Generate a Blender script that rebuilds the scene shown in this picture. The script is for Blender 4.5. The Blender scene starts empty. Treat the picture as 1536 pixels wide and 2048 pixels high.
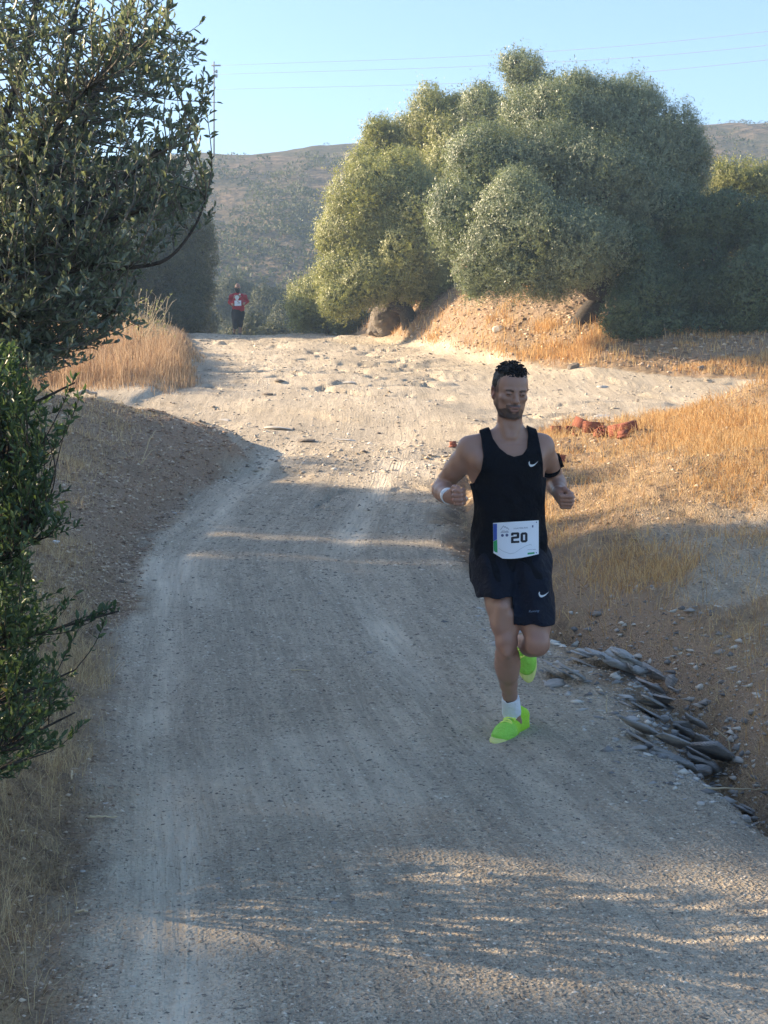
import bpy, math, random
import numpy as np
from mathutils import Vector, Matrix
rng = np.random.default_rng(11)
random.seed(5)
R = math.radians
sc = bpy.context.scene
col = sc.collection
# ------------------------------------------------------------------ camera
FPX, HOR = 2841.0, 820.0                     # focal length in photo pixels, row of the level line
PITCH = math.atan((1024 - HOR) / FPX)
CAMZ = 1.5
cam = bpy.data.cameras.new('camera'); camo = bpy.data.objects.new('camera', cam); col.objects.link(camo)
cam.sensor_fit = 'VERTICAL'; cam.sensor_height = 24.0; cam.lens = 24.0 * FPX / 2048.0
cam.clip_start = 0.05; cam.clip_end = 4000
camo.location = (0, 0, CAMZ); camo.rotation_euler = (math.pi / 2 - PITCH, 0, 0)
sc.camera = camo
# ------------------------------------------------------------------ sky, sun, exposure
SUN_AZ, SUN_EL = 14.0, 22.0                  # degrees from the left (-X) towards the view (+Y); elevation
sd = Vector((-math.cos(R(SUN_AZ)) * math.cos(R(SUN_EL)), math.sin(R(SUN_AZ)) * math.cos(R(SUN_EL)), math.sin(R(SUN_EL))))
w = bpy.data.worlds.new('World'); sc.world = w; w.use_nodes = True
nt = w.node_tree; bg = nt.nodes['Background']
sky = nt.nodes.new('ShaderNodeTexSky'); sky.sky_type = 'NISHITA'; sky.sun_disc = False
sky.sun_elevation = R(SUN_EL); sky.sun_rotation = math.atan2(sd.x, sd.y)
sky.altitude = 200; sky.air_density = 1.0; sky.dust_density = 1.6; sky.ozone_density = 3.0
nt.links.new(sky.outputs[0], bg.inputs[0]); bg.inputs[1].default_value = 0.097
sun = bpy.data.lights.new('sun', 'SUN'); suno = bpy.data.objects.new('sun', sun); col.objects.link(suno)
sun.energy = 5.0; sun.angle = R(0.6); sun.color = (1.0, 0.79, 0.54)
suno.rotation_euler = sd.to_track_quat('Z', 'Y').to_euler()
sc.view_settings.view_transform = 'Standard'; sc.view_settings.look = 'None'
sc.view_settings.exposure = 1.75; sc.view_settings.gamma = 1.0
sc.render.resolution_x = 768; sc.render.resolution_y = 1024

# ------------------------------------------------------------------ pixel <-> world
def ray(px, py):
    cx = (np.asarray(px, float) - 768) / FPX; cy = (1024 - np.asarray(py, float)) / FPX
    ca, sa = math.cos(PITCH), math.sin(PITCH)
    return np.stack([cx, ca + cy * sa, -sa + cy * ca], -1)
def P(px, py, Y):
    d = ray(px, py); t = np.asarray(Y, float) / d[..., 1]
    return d * t[..., None] + np.array([0, 0, CAMZ])
def M(px, Y):                                # metres for px at distance Y
    return px * Y / FPX
# ------------------------------------------------------------------ noise
def _h(ix, iy, s):
    n = (ix.astype(np.int64) * 374761393 + iy.astype(np.int64) * 668265263 + s * 974634777) & 0xffffffff
    n = ((n ^ (n >> 13)) * 1274126177) & 0xffffffff
    return ((n ^ (n >> 16)) & 0xffff) / 65535.0
def vn(x, y, s=0):
    x = np.asarray(x, float); y = np.asarray(y, float)
    ix = np.floor(x); iy = np.floor(y); fx = x - ix; fy = y - iy
    fx = fx * fx * (3 - 2 * fx); fy = fy * fy * (3 - 2 * fy)
    a = _h(ix, iy, s); b = _h(ix + 1, iy, s); c = _h(ix, iy + 1, s); d = _h(ix + 1, iy + 1, s)
    return (a + (b - a) * fx) * (1 - fy) + (c + (d - c) * fx) * fy
def fbm(x, y, s=0, o=4):
    r = 0; a = .5; t = 0
    for i in range(o):
        r = r + a * (vn(x, y, s + i) * 2 - 1); t += a; x = np.asarray(x) * 2.03; y = np.asarray(y) * 2.03; a *= .5
    return r / t
def sstep(a, b, x):
    t = np.clip((x - a) / (b - a), 0, 1); return t * t * (3 - 2 * t)
# ------------------------------------------------------------------ terrain height
def table(ys, vs, win=1.6):
    T = np.arange(-40, 700, .1); v = np.interp(T, ys, vs)
    n = int(win / .1) | 1; k = np.hanning(n + 2)[1:-1]; k /= k.sum()
    vp = np.pad(v, n // 2, mode='edge')
    v = np.convolve(vp, k, 'valid')
    return lambda y: np.interp(y, T, v)
baseT = table([-40, 0, 6.4, 9, 12, 16, 20, 26, 34, 40, 44.5, 50, 56, 65, 80, 90], [-2.5, 0, 0, .06, .27, .70, 1.15, 1.95, 2.95, 3.58, 3.84, 3.5, 2.2, 0, -3, -2], 2.4)
edgeL = table([-40, 0, 3.5, 6.4, 9, 12, 14, 16, 17, 18.5, 20, 22, 24, 27, 34, 43, 60], [-.8, -.78, -.85, -1.3, -1.75, -2.05, -2.15, -1.9, -1.5, -1.5, -2.5, -4, -3.7, -3.6, -4.5, -5.9, -9], 1.)
capL = table([0, 6, 9, 12, 15, 17, 18.3, 19.8, 21.5, 24, 26, 30, 38, 46, 60], [.25, .35, .65, 1.0, 1.2, 1.15, .75, .2, .03, .1, .35, .5, .45, .3, 0], .9)
gulX = table([-5, 3, 5.5, 6.3, 8, 9, 9.7, 12, 15, 17, 19, 21], [1.9, 1.75, 1.62, 1.6, 1.66, 1.4, 1.2, .85, .85, 1.15, 1.8, 2.4], .8)
gulD = table([2, 4, 5.2, 6.2, 7.5, 9.2, 10.4, 12, 14, 16, 18], [0, .03, .20, .36, .26, .36, .16, .08, .14, .05, 0], .6)
gulB = table([0, 3, 6, 9, 12, 14, 17, 19, 21], [.1, .12, .24, .34, .42, .45, .3, .08, 0], 1.)
roadL = table([-40, 0, 3.5, 6.4, 9, 12, 14, 16, 17.5, 18.6, 20.2, 23.3, 24.6, 26, 27, 34, 43, 60], [-.8, -.75, -.85, -1.3, -1.75, -2.05, -2.1, -1.9, -1.7, -2.4, -12, -12, -5, -4.2, -3.8, -4.5, -5.9, -9], .5)
roadR = table([-40, 0, 3.5, 5, 6.4, 9, 12, 14, 16, 18, 19.3, 20.5, 21.4, 22.6, 25.4, 26.4, 28, 31, 34, 38, 43, 60], [1.7, 1.6, 1.5, 1.5, 1.35, 1.05, .6, .55, .66, .9, 1.5, 2.6, 4.4, 12, 12, 6, 3.6, 2.2, 1.3, 0, -1.4, -3], .5)
roadC = table([-40, 0, 3.5, 6.4, 9, 12, 16, 20, 26, 34, 43, 60], [.6, .5, .22, -.27, -.67, -1.1, -.75, -.5, -.6, -1.6, -3.6, -6], 3.)
XE = np.array([-12, -1.3, 0, 1.3, 2.5, 4, 6, 9, 30]); YE = np.array([60, 44.5, 38.5, 33.3, 29.8, 27.6, 26.6, 26, 26])
def ridge(x):
    return 27.4 + .072 * (x + 19) + 1.5 * np.exp(-((x + 1) / 9.) ** 2) + 1.7 * fbm(x * .035, x * 0 + 3, 61, 3) + .5 * fbm(x * .2, x * 0 + 1, 62, 3)
def H(x, Y, fine=True):
    x = np.asarray(x, float); Y = np.asarray(Y, float); x, Y = np.broadcast_arrays(x, Y)
    z = baseT(Y)
    dl = np.maximum(edgeL(Y) - x, 0) ; cap = capL(Y)
    z = z + cap * (1 - np.exp(-dl * .65 / np.maximum(cap, .05))) * sstep(0, .35, dl)
    g = gulX(Y); gw = .22
    z = z - gulD(Y) * np.exp(-((x - g) / gw) ** 2)
    dr = np.maximum(x - g, 0); z = z + gulB(Y) * (1 - np.exp(-dr / .45))
    z = z + 1.15 * np.exp(-((x - 6.2) / 2.3) ** 2 - ((Y - 16.3) / 3.0) ** 2) + .35 * np.exp(-((x - 3.4) / 1.2) ** 2 - ((Y - 12.6) / 1.5) ** 2)
    ye = np.interp(x, XE, YE); d = Y - ye; sp = np.where(d > 6, d, np.log1p(np.exp(np.clip(d * 2.2, -30, 30))) / 2.2)
    hill = 3.6 * (1 - np.exp(-.36 * np.maximum(sp, 0) / 3.6))
    z = z + hill * sstep(-2.2, .5, x) * (1 - sstep(46, 70, Y))
    # far hill
    t = np.clip((Y - 84) / 74, 0, 1.35)
    prof = np.where(t < 1, 1 - (1 - t) ** 1.35, 1 - (t - 1) * .55)
    far = (ridge(x) + 3) * prof * sstep(0, .06, t)
    gl = fbm(x * .03 + 4, Y * .012, 33, 4) * 2.6 + fbm(x * .12, Y * .05, 34, 3) * .6
    z = z + far + gl * sstep(70, 110, Y) * (1 - .75 * sstep(135, 160, Y))
    if fine:
        rd = np.minimum(sstep(-.15, .35, x - roadL(Y)), sstep(-.15, .35, roadR(Y) - x))
        near = 1 - sstep(50, 70, Y)
        z = z + near * (1 - rd) * (.11 * fbm(x * .9, Y * .9, 3) + .06 * fbm(x * 3.1, Y * 3.1, 4) + .03 * np.abs(fbm(x * 8, Y * 8, 5, 3)))
        mid = sstep(12, 18, Y) * near
        fl = np.abs(fbm(x * .55 + .2 * Y, Y * .75, 7, 4))
        z = z + mid * rd * (.10 * fbm(x * .5, Y * .4, 8, 3) - .11 * np.exp(-(fl / .055) ** 2) * sstep(.46, .6, vn(x * .3, Y * .22, 9)))
        z = z + mid * rd * .05 * (sstep(.5, .56, vn(x * .35 + 7, Y * 1.3 + .35 * x, 21)) - .5)
        lat = x - roadC(Y)
        rut = np.exp(-((np.abs(lat) - .73) / .16) ** 2)
        z = z + (1 - mid) * rd * (-.018 * rut + .010 * fbm(x * 1.1, Y * .8, 12) + .005 * fbm(x * 7, Y * 7, 13, 2))
    return z
def G(px, py, ymax=70):
    d = ray(px, py); t = np.arange(2, ymax, .02) / d[1]
    q = d[None] * t[:, None]; z = H(q[:, 0], q[:, 1])
    i = np.argmax(CAMZ + q[:, 2] < z)
    return np.array([q[i, 0], q[i, 1], z[i]])
# ------------------------------------------------------------------ object helpers
def tag(o, label=None, cat=None, group=None, kind=None):
    if label: o['label'] = label
    if cat: o['category'] = cat
    if group: o['group'] = group
    if kind: o['kind'] = kind
    return o
def empty(name, loc, rz=0):
    o = bpy.data.objects.new(name, None); col.objects.link(o); o.location = loc; o.rotation_euler = (0, 0, rz); o.empty_display_size = .1
    return o
def mesh_np(name, V, F, mat, parent=None, origin=None, smooth=False, attrs=None, mats=None, midx=None):
    """V (n,3); F a list of (m,k) int arrays"""
    V = np.asarray(V, np.float32)
    if parent is not None and origin is None and parent.get('o3') is not None: origin = list(parent['o3'])
    me = bpy.data.meshes.new(name)
    F = [np.asarray(f, np.int32) for f in (F if isinstance(F, list) else [F]) if len(f)]
    if origin is not None: V = V - np.asarray(origin, np.float32)
    me.vertices.add(len(V)); me.vertices.foreach_set('co', V.ravel())
    lv = np.concatenate([f.ravel() for f in F]); me.loops.add(len(lv)); me.loops.foreach_set('vertex_index', lv)
    tot = np.concatenate([np.full(len(f), f.shape[1], np.int32) for f in F]); st = np.concatenate([[0], np.cumsum(tot)[:-1]]).astype(np.int32)
    me.polygons.add(len(tot)); me.polygons.foreach_set('loop_start', st)
    try: me.polygons.foreach_set('loop_total', tot)
    except Exception: pass
    if smooth: me.polygons.foreach_set('use_smooth', np.ones(len(tot), bool))
    for m in (mats or [mat]): me.materials.append(m)
    if midx is not None: me.polygons.foreach_set('material_index', np.asarray(midx, np.int32))
    for k, a in (attrs or {}).items():
        a = np.asarray(a, np.float32)
        if a.ndim == 1:
            at = me.attributes.new(k, 'FLOAT', 'POINT'); at.data.foreach_set('value', a)
        else:
            if a.shape[1] == 3: a = np.concatenate([a, np.ones((len(a), 1), np.float32)], 1)
            at = me.attributes.new(k, 'FLOAT_COLOR', 'POINT'); at.data.foreach_set('color', a.ravel())
    me.update(calc_edges=True); me.validate()
    o = bpy.data.objects.new(name, me); col.objects.link(o)
    if parent is not None:
        o.parent = parent
        if parent.get('o3') is not None: o['o3'] = list(parent['o3'])
    return o
def root(name, loc, label, cat, group=None):
    o = empty(name, tuple(float(v) for v in loc)); o['o3'] = [float(v) for v in loc]; return tag(o, label, cat, group)
class MB:
    def __init__(s): s.v = []; s.q = []; s.t = []; s.n = 0
    def add(s, v, q=None, t=None):
        v = np.asarray(v, float).reshape(-1, 3); s.v.append(v)
        if q is not None and len(q): s.q.append(np.asarray(q, int).reshape(-1, 4) + s.n)
        if t is not None and len(t): s.t.append(np.asarray(t, int).reshape(-1, 3) + s.n)
        s.n += len(v)
    def box(s, c, h, rot=None, jit=0):
        b = np.array([[x, y, z] for x in (-1, 1) for y in (-1, 1) for z in (-1, 1)], float) * np.asarray(h)
        if jit: b = b + rng.normal(0, jit, b.shape)
        if rot is not None: b = b @ np.asarray(rot).T
        s.add(b + np.asarray(c), [[0, 1, 3, 2], [4, 6, 7, 5], [0, 4, 5, 1], [2, 3, 7, 6], [0, 2, 6, 4], [1, 5, 7, 3]])
    def tube(s, pts, rad, n=6, cap=True):
        pts = np.asarray(pts, float); k = len(pts); rad = np.broadcast_to(rad, (k,))
        tg = np.gradient(pts, axis=0); tg /= np.linalg.norm(tg, axis=1)[:, None] + 1e-9
        u = np.cross(tg[0], [0.3, .2, 1.]); u /= np.linalg.norm(u) + 1e-9
        a = np.linspace(0, 2 * np.pi, n, endpoint=False); vs = []
        for i in range(k):
            u = u - tg[i] * (u @ tg[i]); u /= np.linalg.norm(u) + 1e-9; w_ = np.cross(tg[i], u)
            vs.append(pts[i] + rad[i] * (np.cos(a)[:, None] * u + np.sin(a)[:, None] * w_))
        vs = np.concatenate(vs); i = np.arange(k - 1)[:, None] * n; j = np.arange(n)[None]; j2 = (j + 1) % n
        q = np.stack([i + j, i + j2, i + n + j2, i + n + j], -1).reshape(-1, 4)
        t = []
        if cap:
            vs = np.concatenate([vs, pts[:1], pts[-1:]]); c0, c1 = k * n, k * n + 1
            t = [[c0, b, a_] for a_, b in zip(range(n), [*range(1, n), 0])] + [[c1, (k - 1) * n + a_, (k - 1) * n + b] for a_, b in zip(range(n), [*range(1, n), 0])]
        s.add(vs, q, t)
    def build(s, name, mat, parent=None, smooth=False, **kw):
        F = []
        if s.q: F.append(np.concatenate(s.q))
        if s.t: F.append(np.concatenate(s.t))
        return mesh_np(name, np.concatenate(s.v), F, mat, parent, smooth=smooth, **kw)
def curve(pts, n=12):
    """Catmull-Rom through pts"""
    p = np.asarray(pts, float); p = np.concatenate([[2 * p[0] - p[1]], p, [2 * p[-1] - p[-2]]]); out = []
    for i in range(1, len(p) - 2):
        t = np.linspace(0, 1, n, endpoint=False)[:, None]
        out.append(.5 * ((2 * p[i]) + (p[i + 1] - p[i - 1]) * t + (2 * p[i - 1] - 5 * p[i] + 4 * p[i + 1] - p[i + 2]) * t * t + (3 * p[i] - 3 * p[i + 1] + p[i + 2] - p[i - 1]) * t ** 3))
    return np.concatenate(out + [p[-2:-1]])
# ------------------------------------------------------------------ materials
def mat(name, colr, rough=.8, spec=.3, **kw):
    m = bpy.data.materials.new(name); m.use_nodes = True; b = m.node_tree.nodes['Principled BSDF']
    b.inputs['Base Color'].default_value = (*colr, 1); b.inputs['Roughness'].default_value = rough
    b.inputs['Specular IOR Level'].default_value = spec
    return m
class N:
    def __init__(s, m): s.m = m; s.t = m.node_tree; s.b = s.t.nodes['Principled BSDF']; s.out = s.t.nodes['Material Output']
    def n(s, typ, **kw):
        nd = s.t.nodes.new(typ)
        for k, v in kw.items(): setattr(nd, k, v)
        return nd
    def l(s, a, b): s.t.links.new(a, b)
    def attr(s, name): return s.n('ShaderNodeAttribute', attribute_name=name)
    def coord(s): return s.n('ShaderNodeTexCoord').outputs['Object']
    def noise(s, vec, scale, detail=4, rough=.6):
        k = s.n('ShaderNodeTexNoise'); k.inputs['Scale'].default_value = scale; k.inputs['Detail'].default_value = detail; k.inputs['Roughness'].default_value = rough
        s.l(vec, k.inputs['Vector']); return k.outputs['Fac']
    def ramp(s, fac, stops):
        k = s.n('ShaderNodeValToRGB'); s.l(fac, k.inputs[0]); e = k.color_ramp.elements
        while len(e) < len(stops): e.new(.5)
        for i, (p, c) in enumerate(stops): e[i].position = p; e[i].color = (*c, 1) if len(c) == 3 else c
        return k.outputs[0]
    def mix(s, fac, a, b, mode='MIX'):
        k = s.n('ShaderNodeMix', data_type='RGBA', blend_type=mode)
        for i, v in ((0, fac), (6, a), (7, b)):
            if hasattr(v, 'is_output'): s.l(v, k.inputs[i])
            elif i == 0: k.inputs[0].default_value = v
            else: k.inputs[i].default_value = (*v, 1)
        return k.outputs[2]
    def math(s, op, a, b=0., clamp=False):
        k = s.n('ShaderNodeMath', operation=op, use_clamp=clamp)
        for i, v in ((0, a), (1, b)):
            if hasattr(v, 'is_output'): s.l(v, k.inputs[i])
            else: k.inputs[i].default_value = v
        return k.outputs[0]
    def bump(s, hgt, dist, strength=1., nrm=None):
        k = s.n('ShaderNodeBump'); k.inputs['Distance'].default_value = dist; k.inputs['Strength'].default_value = strength
        s.l(hgt, k.inputs['Height'])
        if nrm is not None: s.l(nrm, k.inputs['Normal'])
        return k.outputs['Normal']
def leaf_mat(name, lo, hi, trans=.3, rough=.5, spec=.35, dry=None):
    m = mat(name, lo, rough, spec); k = N(m); a = k.attr('tint')
    st = [(0, lo), (1, hi)] if dry is None else [(0, lo), (.9, hi), (1, dry)]
    c = k.ramp(a.outputs['Fac'], st)
    k.l(c, k.b.inputs['Base Color'])
    tr = k.n('ShaderNodeBsdfTranslucent'); k.l(k.mix(1., c, (1.25, 1.3, .7), 'MULTIPLY'), tr.inputs[0])
    mx = k.n('ShaderNodeMixShader'); mx.inputs[0].default_value = trans
    k.l(k.b.outputs[0], mx.inputs[1]); k.l(tr.outputs[0], mx.inputs[2]); k.l(mx.outputs[0], k.out.inputs[0])
    return m
def bark_mat(name, a, b):
    m = mat(name, a, .9, .2); k = N(m); c = k.coord(); f = k.noise(c, 30, 5); k.l(k.ramp(f, [(.3, a), (.7, b)]), k.b.inputs['Base Color'])
    k.l(k.bump(k.noise(c, 60, 5), .01), k.b.inputs['Normal']); return m
def rotm(ax, a): return np.array(Matrix.Rotation(a, 3, ax))
# ================================================================== GROUND
def ground_masks(x, Y):
    nz = fbm(x * 1.6, Y * 1.6, 41, 4); nf = fbm(x * 6, Y * 6, 42, 3)
    wob = .16 * nz + .08 * nf
    rd = np.minimum(sstep(-.12, .16, x - roadL(Y) + wob), sstep(-.12, .16, roadR(Y) - x + wob))
    # bare brown soil: the left bank and the right gully side
    dl = roadL(Y) - x
    soil = sstep(-.2, .15, dl + wob) * (1 - sstep(1.6, 2.6, dl + nz * .8)) * sstep(9, 12, Y) * (1 - sstep(18.5, 20, Y))
    g = x - gulX(Y)
    soil = np.maximum(soil, sstep(.0, .2, g + wob) * (1 - sstep(.4, 1.1, g + nz * .5)) * (1 - sstep(9.5, 12, Y)) * .9)
    hs = sstep(-.1, .4, Y - np.interp(x, XE, YE) + nz) * sstep(-2, 0, x)
    soil = np.maximum(soil, hs * sstep(-.25, .35, nz + .25 * nf) * .85)
    grav = np.maximum(rd, sstep(.05, .3, fbm(x * .7 + 9, Y * .7, 47, 3) + .25 * np.exp(-((x - 2.6) / .8) ** 2 - ((Y - 9.6) / 1.2) ** 2)) * sstep(0, .4, g) * (1 - sstep(10.3, 11.8, Y)) * .9)
    lat = x - roadC(Y)
    tr = np.exp(-((np.abs(lat + .05 * nz) - .74) / .2) ** 2) * (1 - sstep(17, 22, Y)) + .5 * sstep(17, 24, Y)
    tr = 1. * tr * rd * np.clip(.5 + .9 * fbm(x * 2.2 + 3, Y * .45, 52, 3), 0, 1) + .55 * rd * sstep(.15, .45, fbm(x * .8 + .2 * Y, Y * .35, 48, 3)) * (1 - sstep(16, 20, Y))
    return np.clip(np.stack([grav, soil * (1 - rd), np.clip(tr, 0, 1)], -1), 0, 1)
def grid_obj(name, U, Ys, wfun, mt, masks=True, fine=True):
    YY, UU = np.meshgrid(Ys, U, indexing='ij'); X = UU * wfun(YY)
    Z = H(X, YY, fine); V = np.stack([X, YY, Z], -1).reshape(-1, 3); ny, nx = X.shape
    i = np.arange(ny - 1)[:, None] * nx + np.arange(nx - 1)[None]
    F = np.stack([i, i + 1, i + nx + 1, i + nx], -1).reshape(-1, 4)
    at = {}
    if masks:
        at['mask'] = ground_masks(V[:, 0], V[:, 1])
        at['lat'] = V[:, 0] - roadC(V[:, 1])
    return mesh_np(name, V, F, mt, smooth=True, attrs=at)
GM = mat('ground', (.3, .27, .23), .95, .15); k = N(GM)
co = k.coord(); mk = k.attr('mask'); sep = k.n('ShaderNodeSeparateColor'); k.l(mk.outputs['Color'], sep.inputs[0])
lat = k.attr('lat').outputs['Fac']
n1 = k.noise(co, 1.3, 5, .6); n2 = k.noise(co, 9, 5, .65); n3 = k.noise(co, 70, 4, .7); n4 = k.noise(co, 260, 2, .6)
vo = k.n('ShaderNodeTexVoronoi'); vo.inputs['Scale'].default_value = 75; vo.inputs['Randomness'].default_value = 1; k.l(co, vo.inputs['Vector'])
vo2 = k.n('ShaderNodeTexVoronoi'); vo2.inputs['Scale'].default_value = 190; k.l(co, vo2.inputs['Vector'])
gr = k.mix(k.ramp(n2, [(.35, (0, 0, 0)), (.65, (1, 1, 1))]), (.50, .42, .315), (.68, .575, .435))
gr = k.mix(k.math('MULTIPLY', k.ramp(n1, [(.4, (0, 0, 0)), (.6, (1, 1, 1))]), .45), gr, (.44, .37, .28))
chip = k.n('ShaderNodeSeparateColor'); k.l(vo.outputs['Color'], chip.inputs[0])
gr = k.mix(k.math('MULTIPLY', k.ramp(chip.outputs[0], [(.55, (0, 0, 0)), (1, (1, 1, 1))]), .55), gr, (.76, .66, .50))
gr = k.mix(k.math('MULTIPLY', k.ramp(chip.outputs[1], [(.6, (0, 0, 0)), (1, (1, 1, 1))]), .6), gr, (.25, .21, .165))
dust = k.mix(n3, (.64, .55, .42), (.78, .67, .515))
gr = k.mix(k.math('MULTIPLY', sep.outputs[2], .85), gr, dust)
soil = k.mix(n3, (.28, .185, .115), (.54, .40, .28)); soil = k.mix(k.math('MULTIPLY', chip.outputs[0], .35), soil, (.46, .36, .26))
lit = k.mix(n3, (.26, .17, .095), (.56, .41, .25)); lit = k.mix(k.ramp(n2, [(.42, (0, 0, 0)), (.6, (1, 1, 1))]), lit, (.24, .17, .11))
c = k.mix(sep.outputs[1], lit, soil); c = k.mix(sep.outputs[0], c, gr)
k.l(c, k.b.inputs['Base Color'])
hgt = k.math('ADD', k.math('MULTIPLY', n3, .7), k.math('MULTIPLY', vo.outputs['Distance'], 1.1)); hgt = k.math('ADD', hgt, k.math('MULTIPLY', n4, .3))
hgt = k.math('MULTIPLY', hgt, k.math('SUBTRACT', 1.15, sep.outputs[2]))
cx_ = k.n('ShaderNodeSeparateXYZ'); k.l(co, cx_.inputs[0]); cmb = k.n('ShaderNodeCombineXYZ'); k.l(lat, cmb.inputs[0]); k.l(k.math('MULTIPLY', cx_.outputs[1], .055), cmb.inputs[1])
st1 = k.noise(cmb.outputs[0], 9, 4, .6); st2 = k.noise(cmb.outputs[0], 38, 3, .6)
gr2 = k.mix(k.math('MULTIPLY', k.ramp(st1, [(.40, (1, 1, 1)), (.60, (0, 0, 0))]), .5), gr, (.34, .285, .215)); gr2 = k.mix(k.math('MULTIPLY', k.ramp(st2, [(.48, (0, 0, 0)), (.66, (1, 1, 1))]), .38), gr2, (.76, .65, .48))
c = k.mix(sep.outputs[1], lit, soil); c = k.mix(sep.outputs[0], c, gr2); k.l(c, k.b.inputs['Base Color'])
n2 = k.math('ADD', n2, k.math('MULTIPLY', st2, .5)); b1 = k.bump(n2, .05, .8); b2 = k.bump(hgt, .018, .9, b1)
wv = k.math('SINE', k.math('MULTIPLY', lat, 150.)); wm = k.math('MULTIPLY', wv, k.math('MULTIPLY', sep.outputs[2], k.ramp(n1, [(.45, (0, 0, 0)), (.55, (1, 1, 1))])))
b3 = k.bump(wm, .004, .45, b2); k.l(b3, k.b.inputs['Normal'])
e = np.linspace(-.36, .36, 560); o_ = .36 + (np.linspace(0, 1, 60)[1:] ** 1.6) * 2.4
U = np.concatenate([-o_[::-1], e, o_])
Ys = np.concatenate([np.linspace(-14, 2.2, 30)[:-1], 2.2 * (66 / 2.2) ** np.linspace(0, 1, 760)])
gnd = tag(grid_obj('ground', U, Ys, lambda y: np.maximum(y, 0) + 3.2, GM), kind='structure')
# far hills
HM = mat('hillside', (.2, .17, .12), .95, .1); k = N(HM); co = k.coord()
a = k.noise(co, .12, 6, .7); b_ = k.noise(co, .9, 5, .7)
c = k.mix(k.ramp(b_, [(.4, (0, 0, 0)), (.6, (1, 1, 1))]), (.05, .042, .034), (.20, .145, .10))
c = k.mix(k.math('MULTIPLY', k.ramp(a, [(.42, (0, 0, 0)), (.58, (1, 1, 1))]), .7), c, (.05, .055, .038))
k.l(c, k.b.inputs['Base Color']); k.l(k.bump(b_, .5, .8), k.b.inputs['Normal'])
U2 = np.linspace(-1.1, 1.1, 420); Y2 = np.concatenate([62 * (190 / 62) ** np.linspace(0, 1, 300), np.linspace(195, 420, 30)])
tag(grid_obj('hills', U2, Y2, lambda y: y + 20, HM, masks=False), kind='structure')
# ================================================================== VEGETATION
def unit(v): return v / (np.linalg.norm(v, axis=-1, keepdims=True) + 1e-9)
def leaves(P0, D, L, Wd, rich=False, fold=.25, Nn=None):
    n = len(P0); D = unit(D); Nn = unit(rng.normal(size=(n, 3)) + np.array([0, 0, .8])) if Nn is None else Nn
    S = unit(np.cross(D, Nn)); Nn = np.cross(S, D); L = np.broadcast_to(L, (n,))[:, None]; Wd = np.broadcast_to(Wd, (n,))[:, None]
    tint = np.clip(rng.beta(2, 2.2, n), 0, 1)
    if rich:
        c = [P0, P0 + D * L * .28 + S * Wd * .42 + Nn * Wd * fold, P0 + D * L * .66 + S * Wd * .42 + Nn * Wd * fold, P0 + D * L - Nn * L * .06,
             P0 + D * L * .66 - S * Wd * .42 + Nn * Wd * fold, P0 + D * L * .28 - S * Wd * .42 + Nn * Wd * fold]
        V = np.stack(c, 1).reshape(-1, 3); b = np.arange(n)[:, None] * 6
        F = np.concatenate([b + np.array([[0, 1, 2, 3]]), b + np.array([[0, 3, 4, 5]])]); return V, F, np.repeat(tint, 6)
    c = [P0, P0 + D * L * .45 + S * Wd * .5, P0 + D * L, P0 + D * L * .45 - S * Wd * .5]
    V = np.stack(c, 1).reshape(-1, 3); b = np.arange(n)[:, None] * 4
    return V, b + np.array([[0, 1, 2, 3]]), np.repeat(tint, 4)
def join(parts):
    V, F, T = [], [], []; n = 0
    for v, f, t in parts: V.append(v); F.append(f + n); T.append(t); n += len(v)
    return np.concatenate(V), np.concatenate(F), np.concatenate(T)
def sprays(base, tdir, m, tl, L, Wd, spread=.8, nd=None):
    """m leaves on each twig starting at base along tdir, twig length tl"""
    n = len(base); s = rng.random((n, m)); tdir = unit(tdir)
    pos = base[:, None] + tdir[:, None] * (s * np.broadcast_to(tl, (n,))[:, None])[..., None]
    d = tdir[:, None] * .55 + rng.normal(0, .55 * spread, (n, m, 3))
    if nd is not None:
        d = tdir[:, None] * .3 + np.array([0, 0, .25]) + rng.normal(0, .55, (n, m, 3)); d = d - nd[:, None] * (d * nd[:, None]).sum(-1, keepdims=True) * .7
    LL = L * rng.uniform(.7, 1.25, (n, m))
    Nn = None if nd is None else unit(np.repeat(nd, m, 0) * 1.7 + rng.normal(0, .5, (n * m, 3)))
    return leaves(pos.reshape(-1, 3), d.reshape(-1, 3), LL.ravel(), (LL * Wd / L).ravel(), Nn=Nn)
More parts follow.
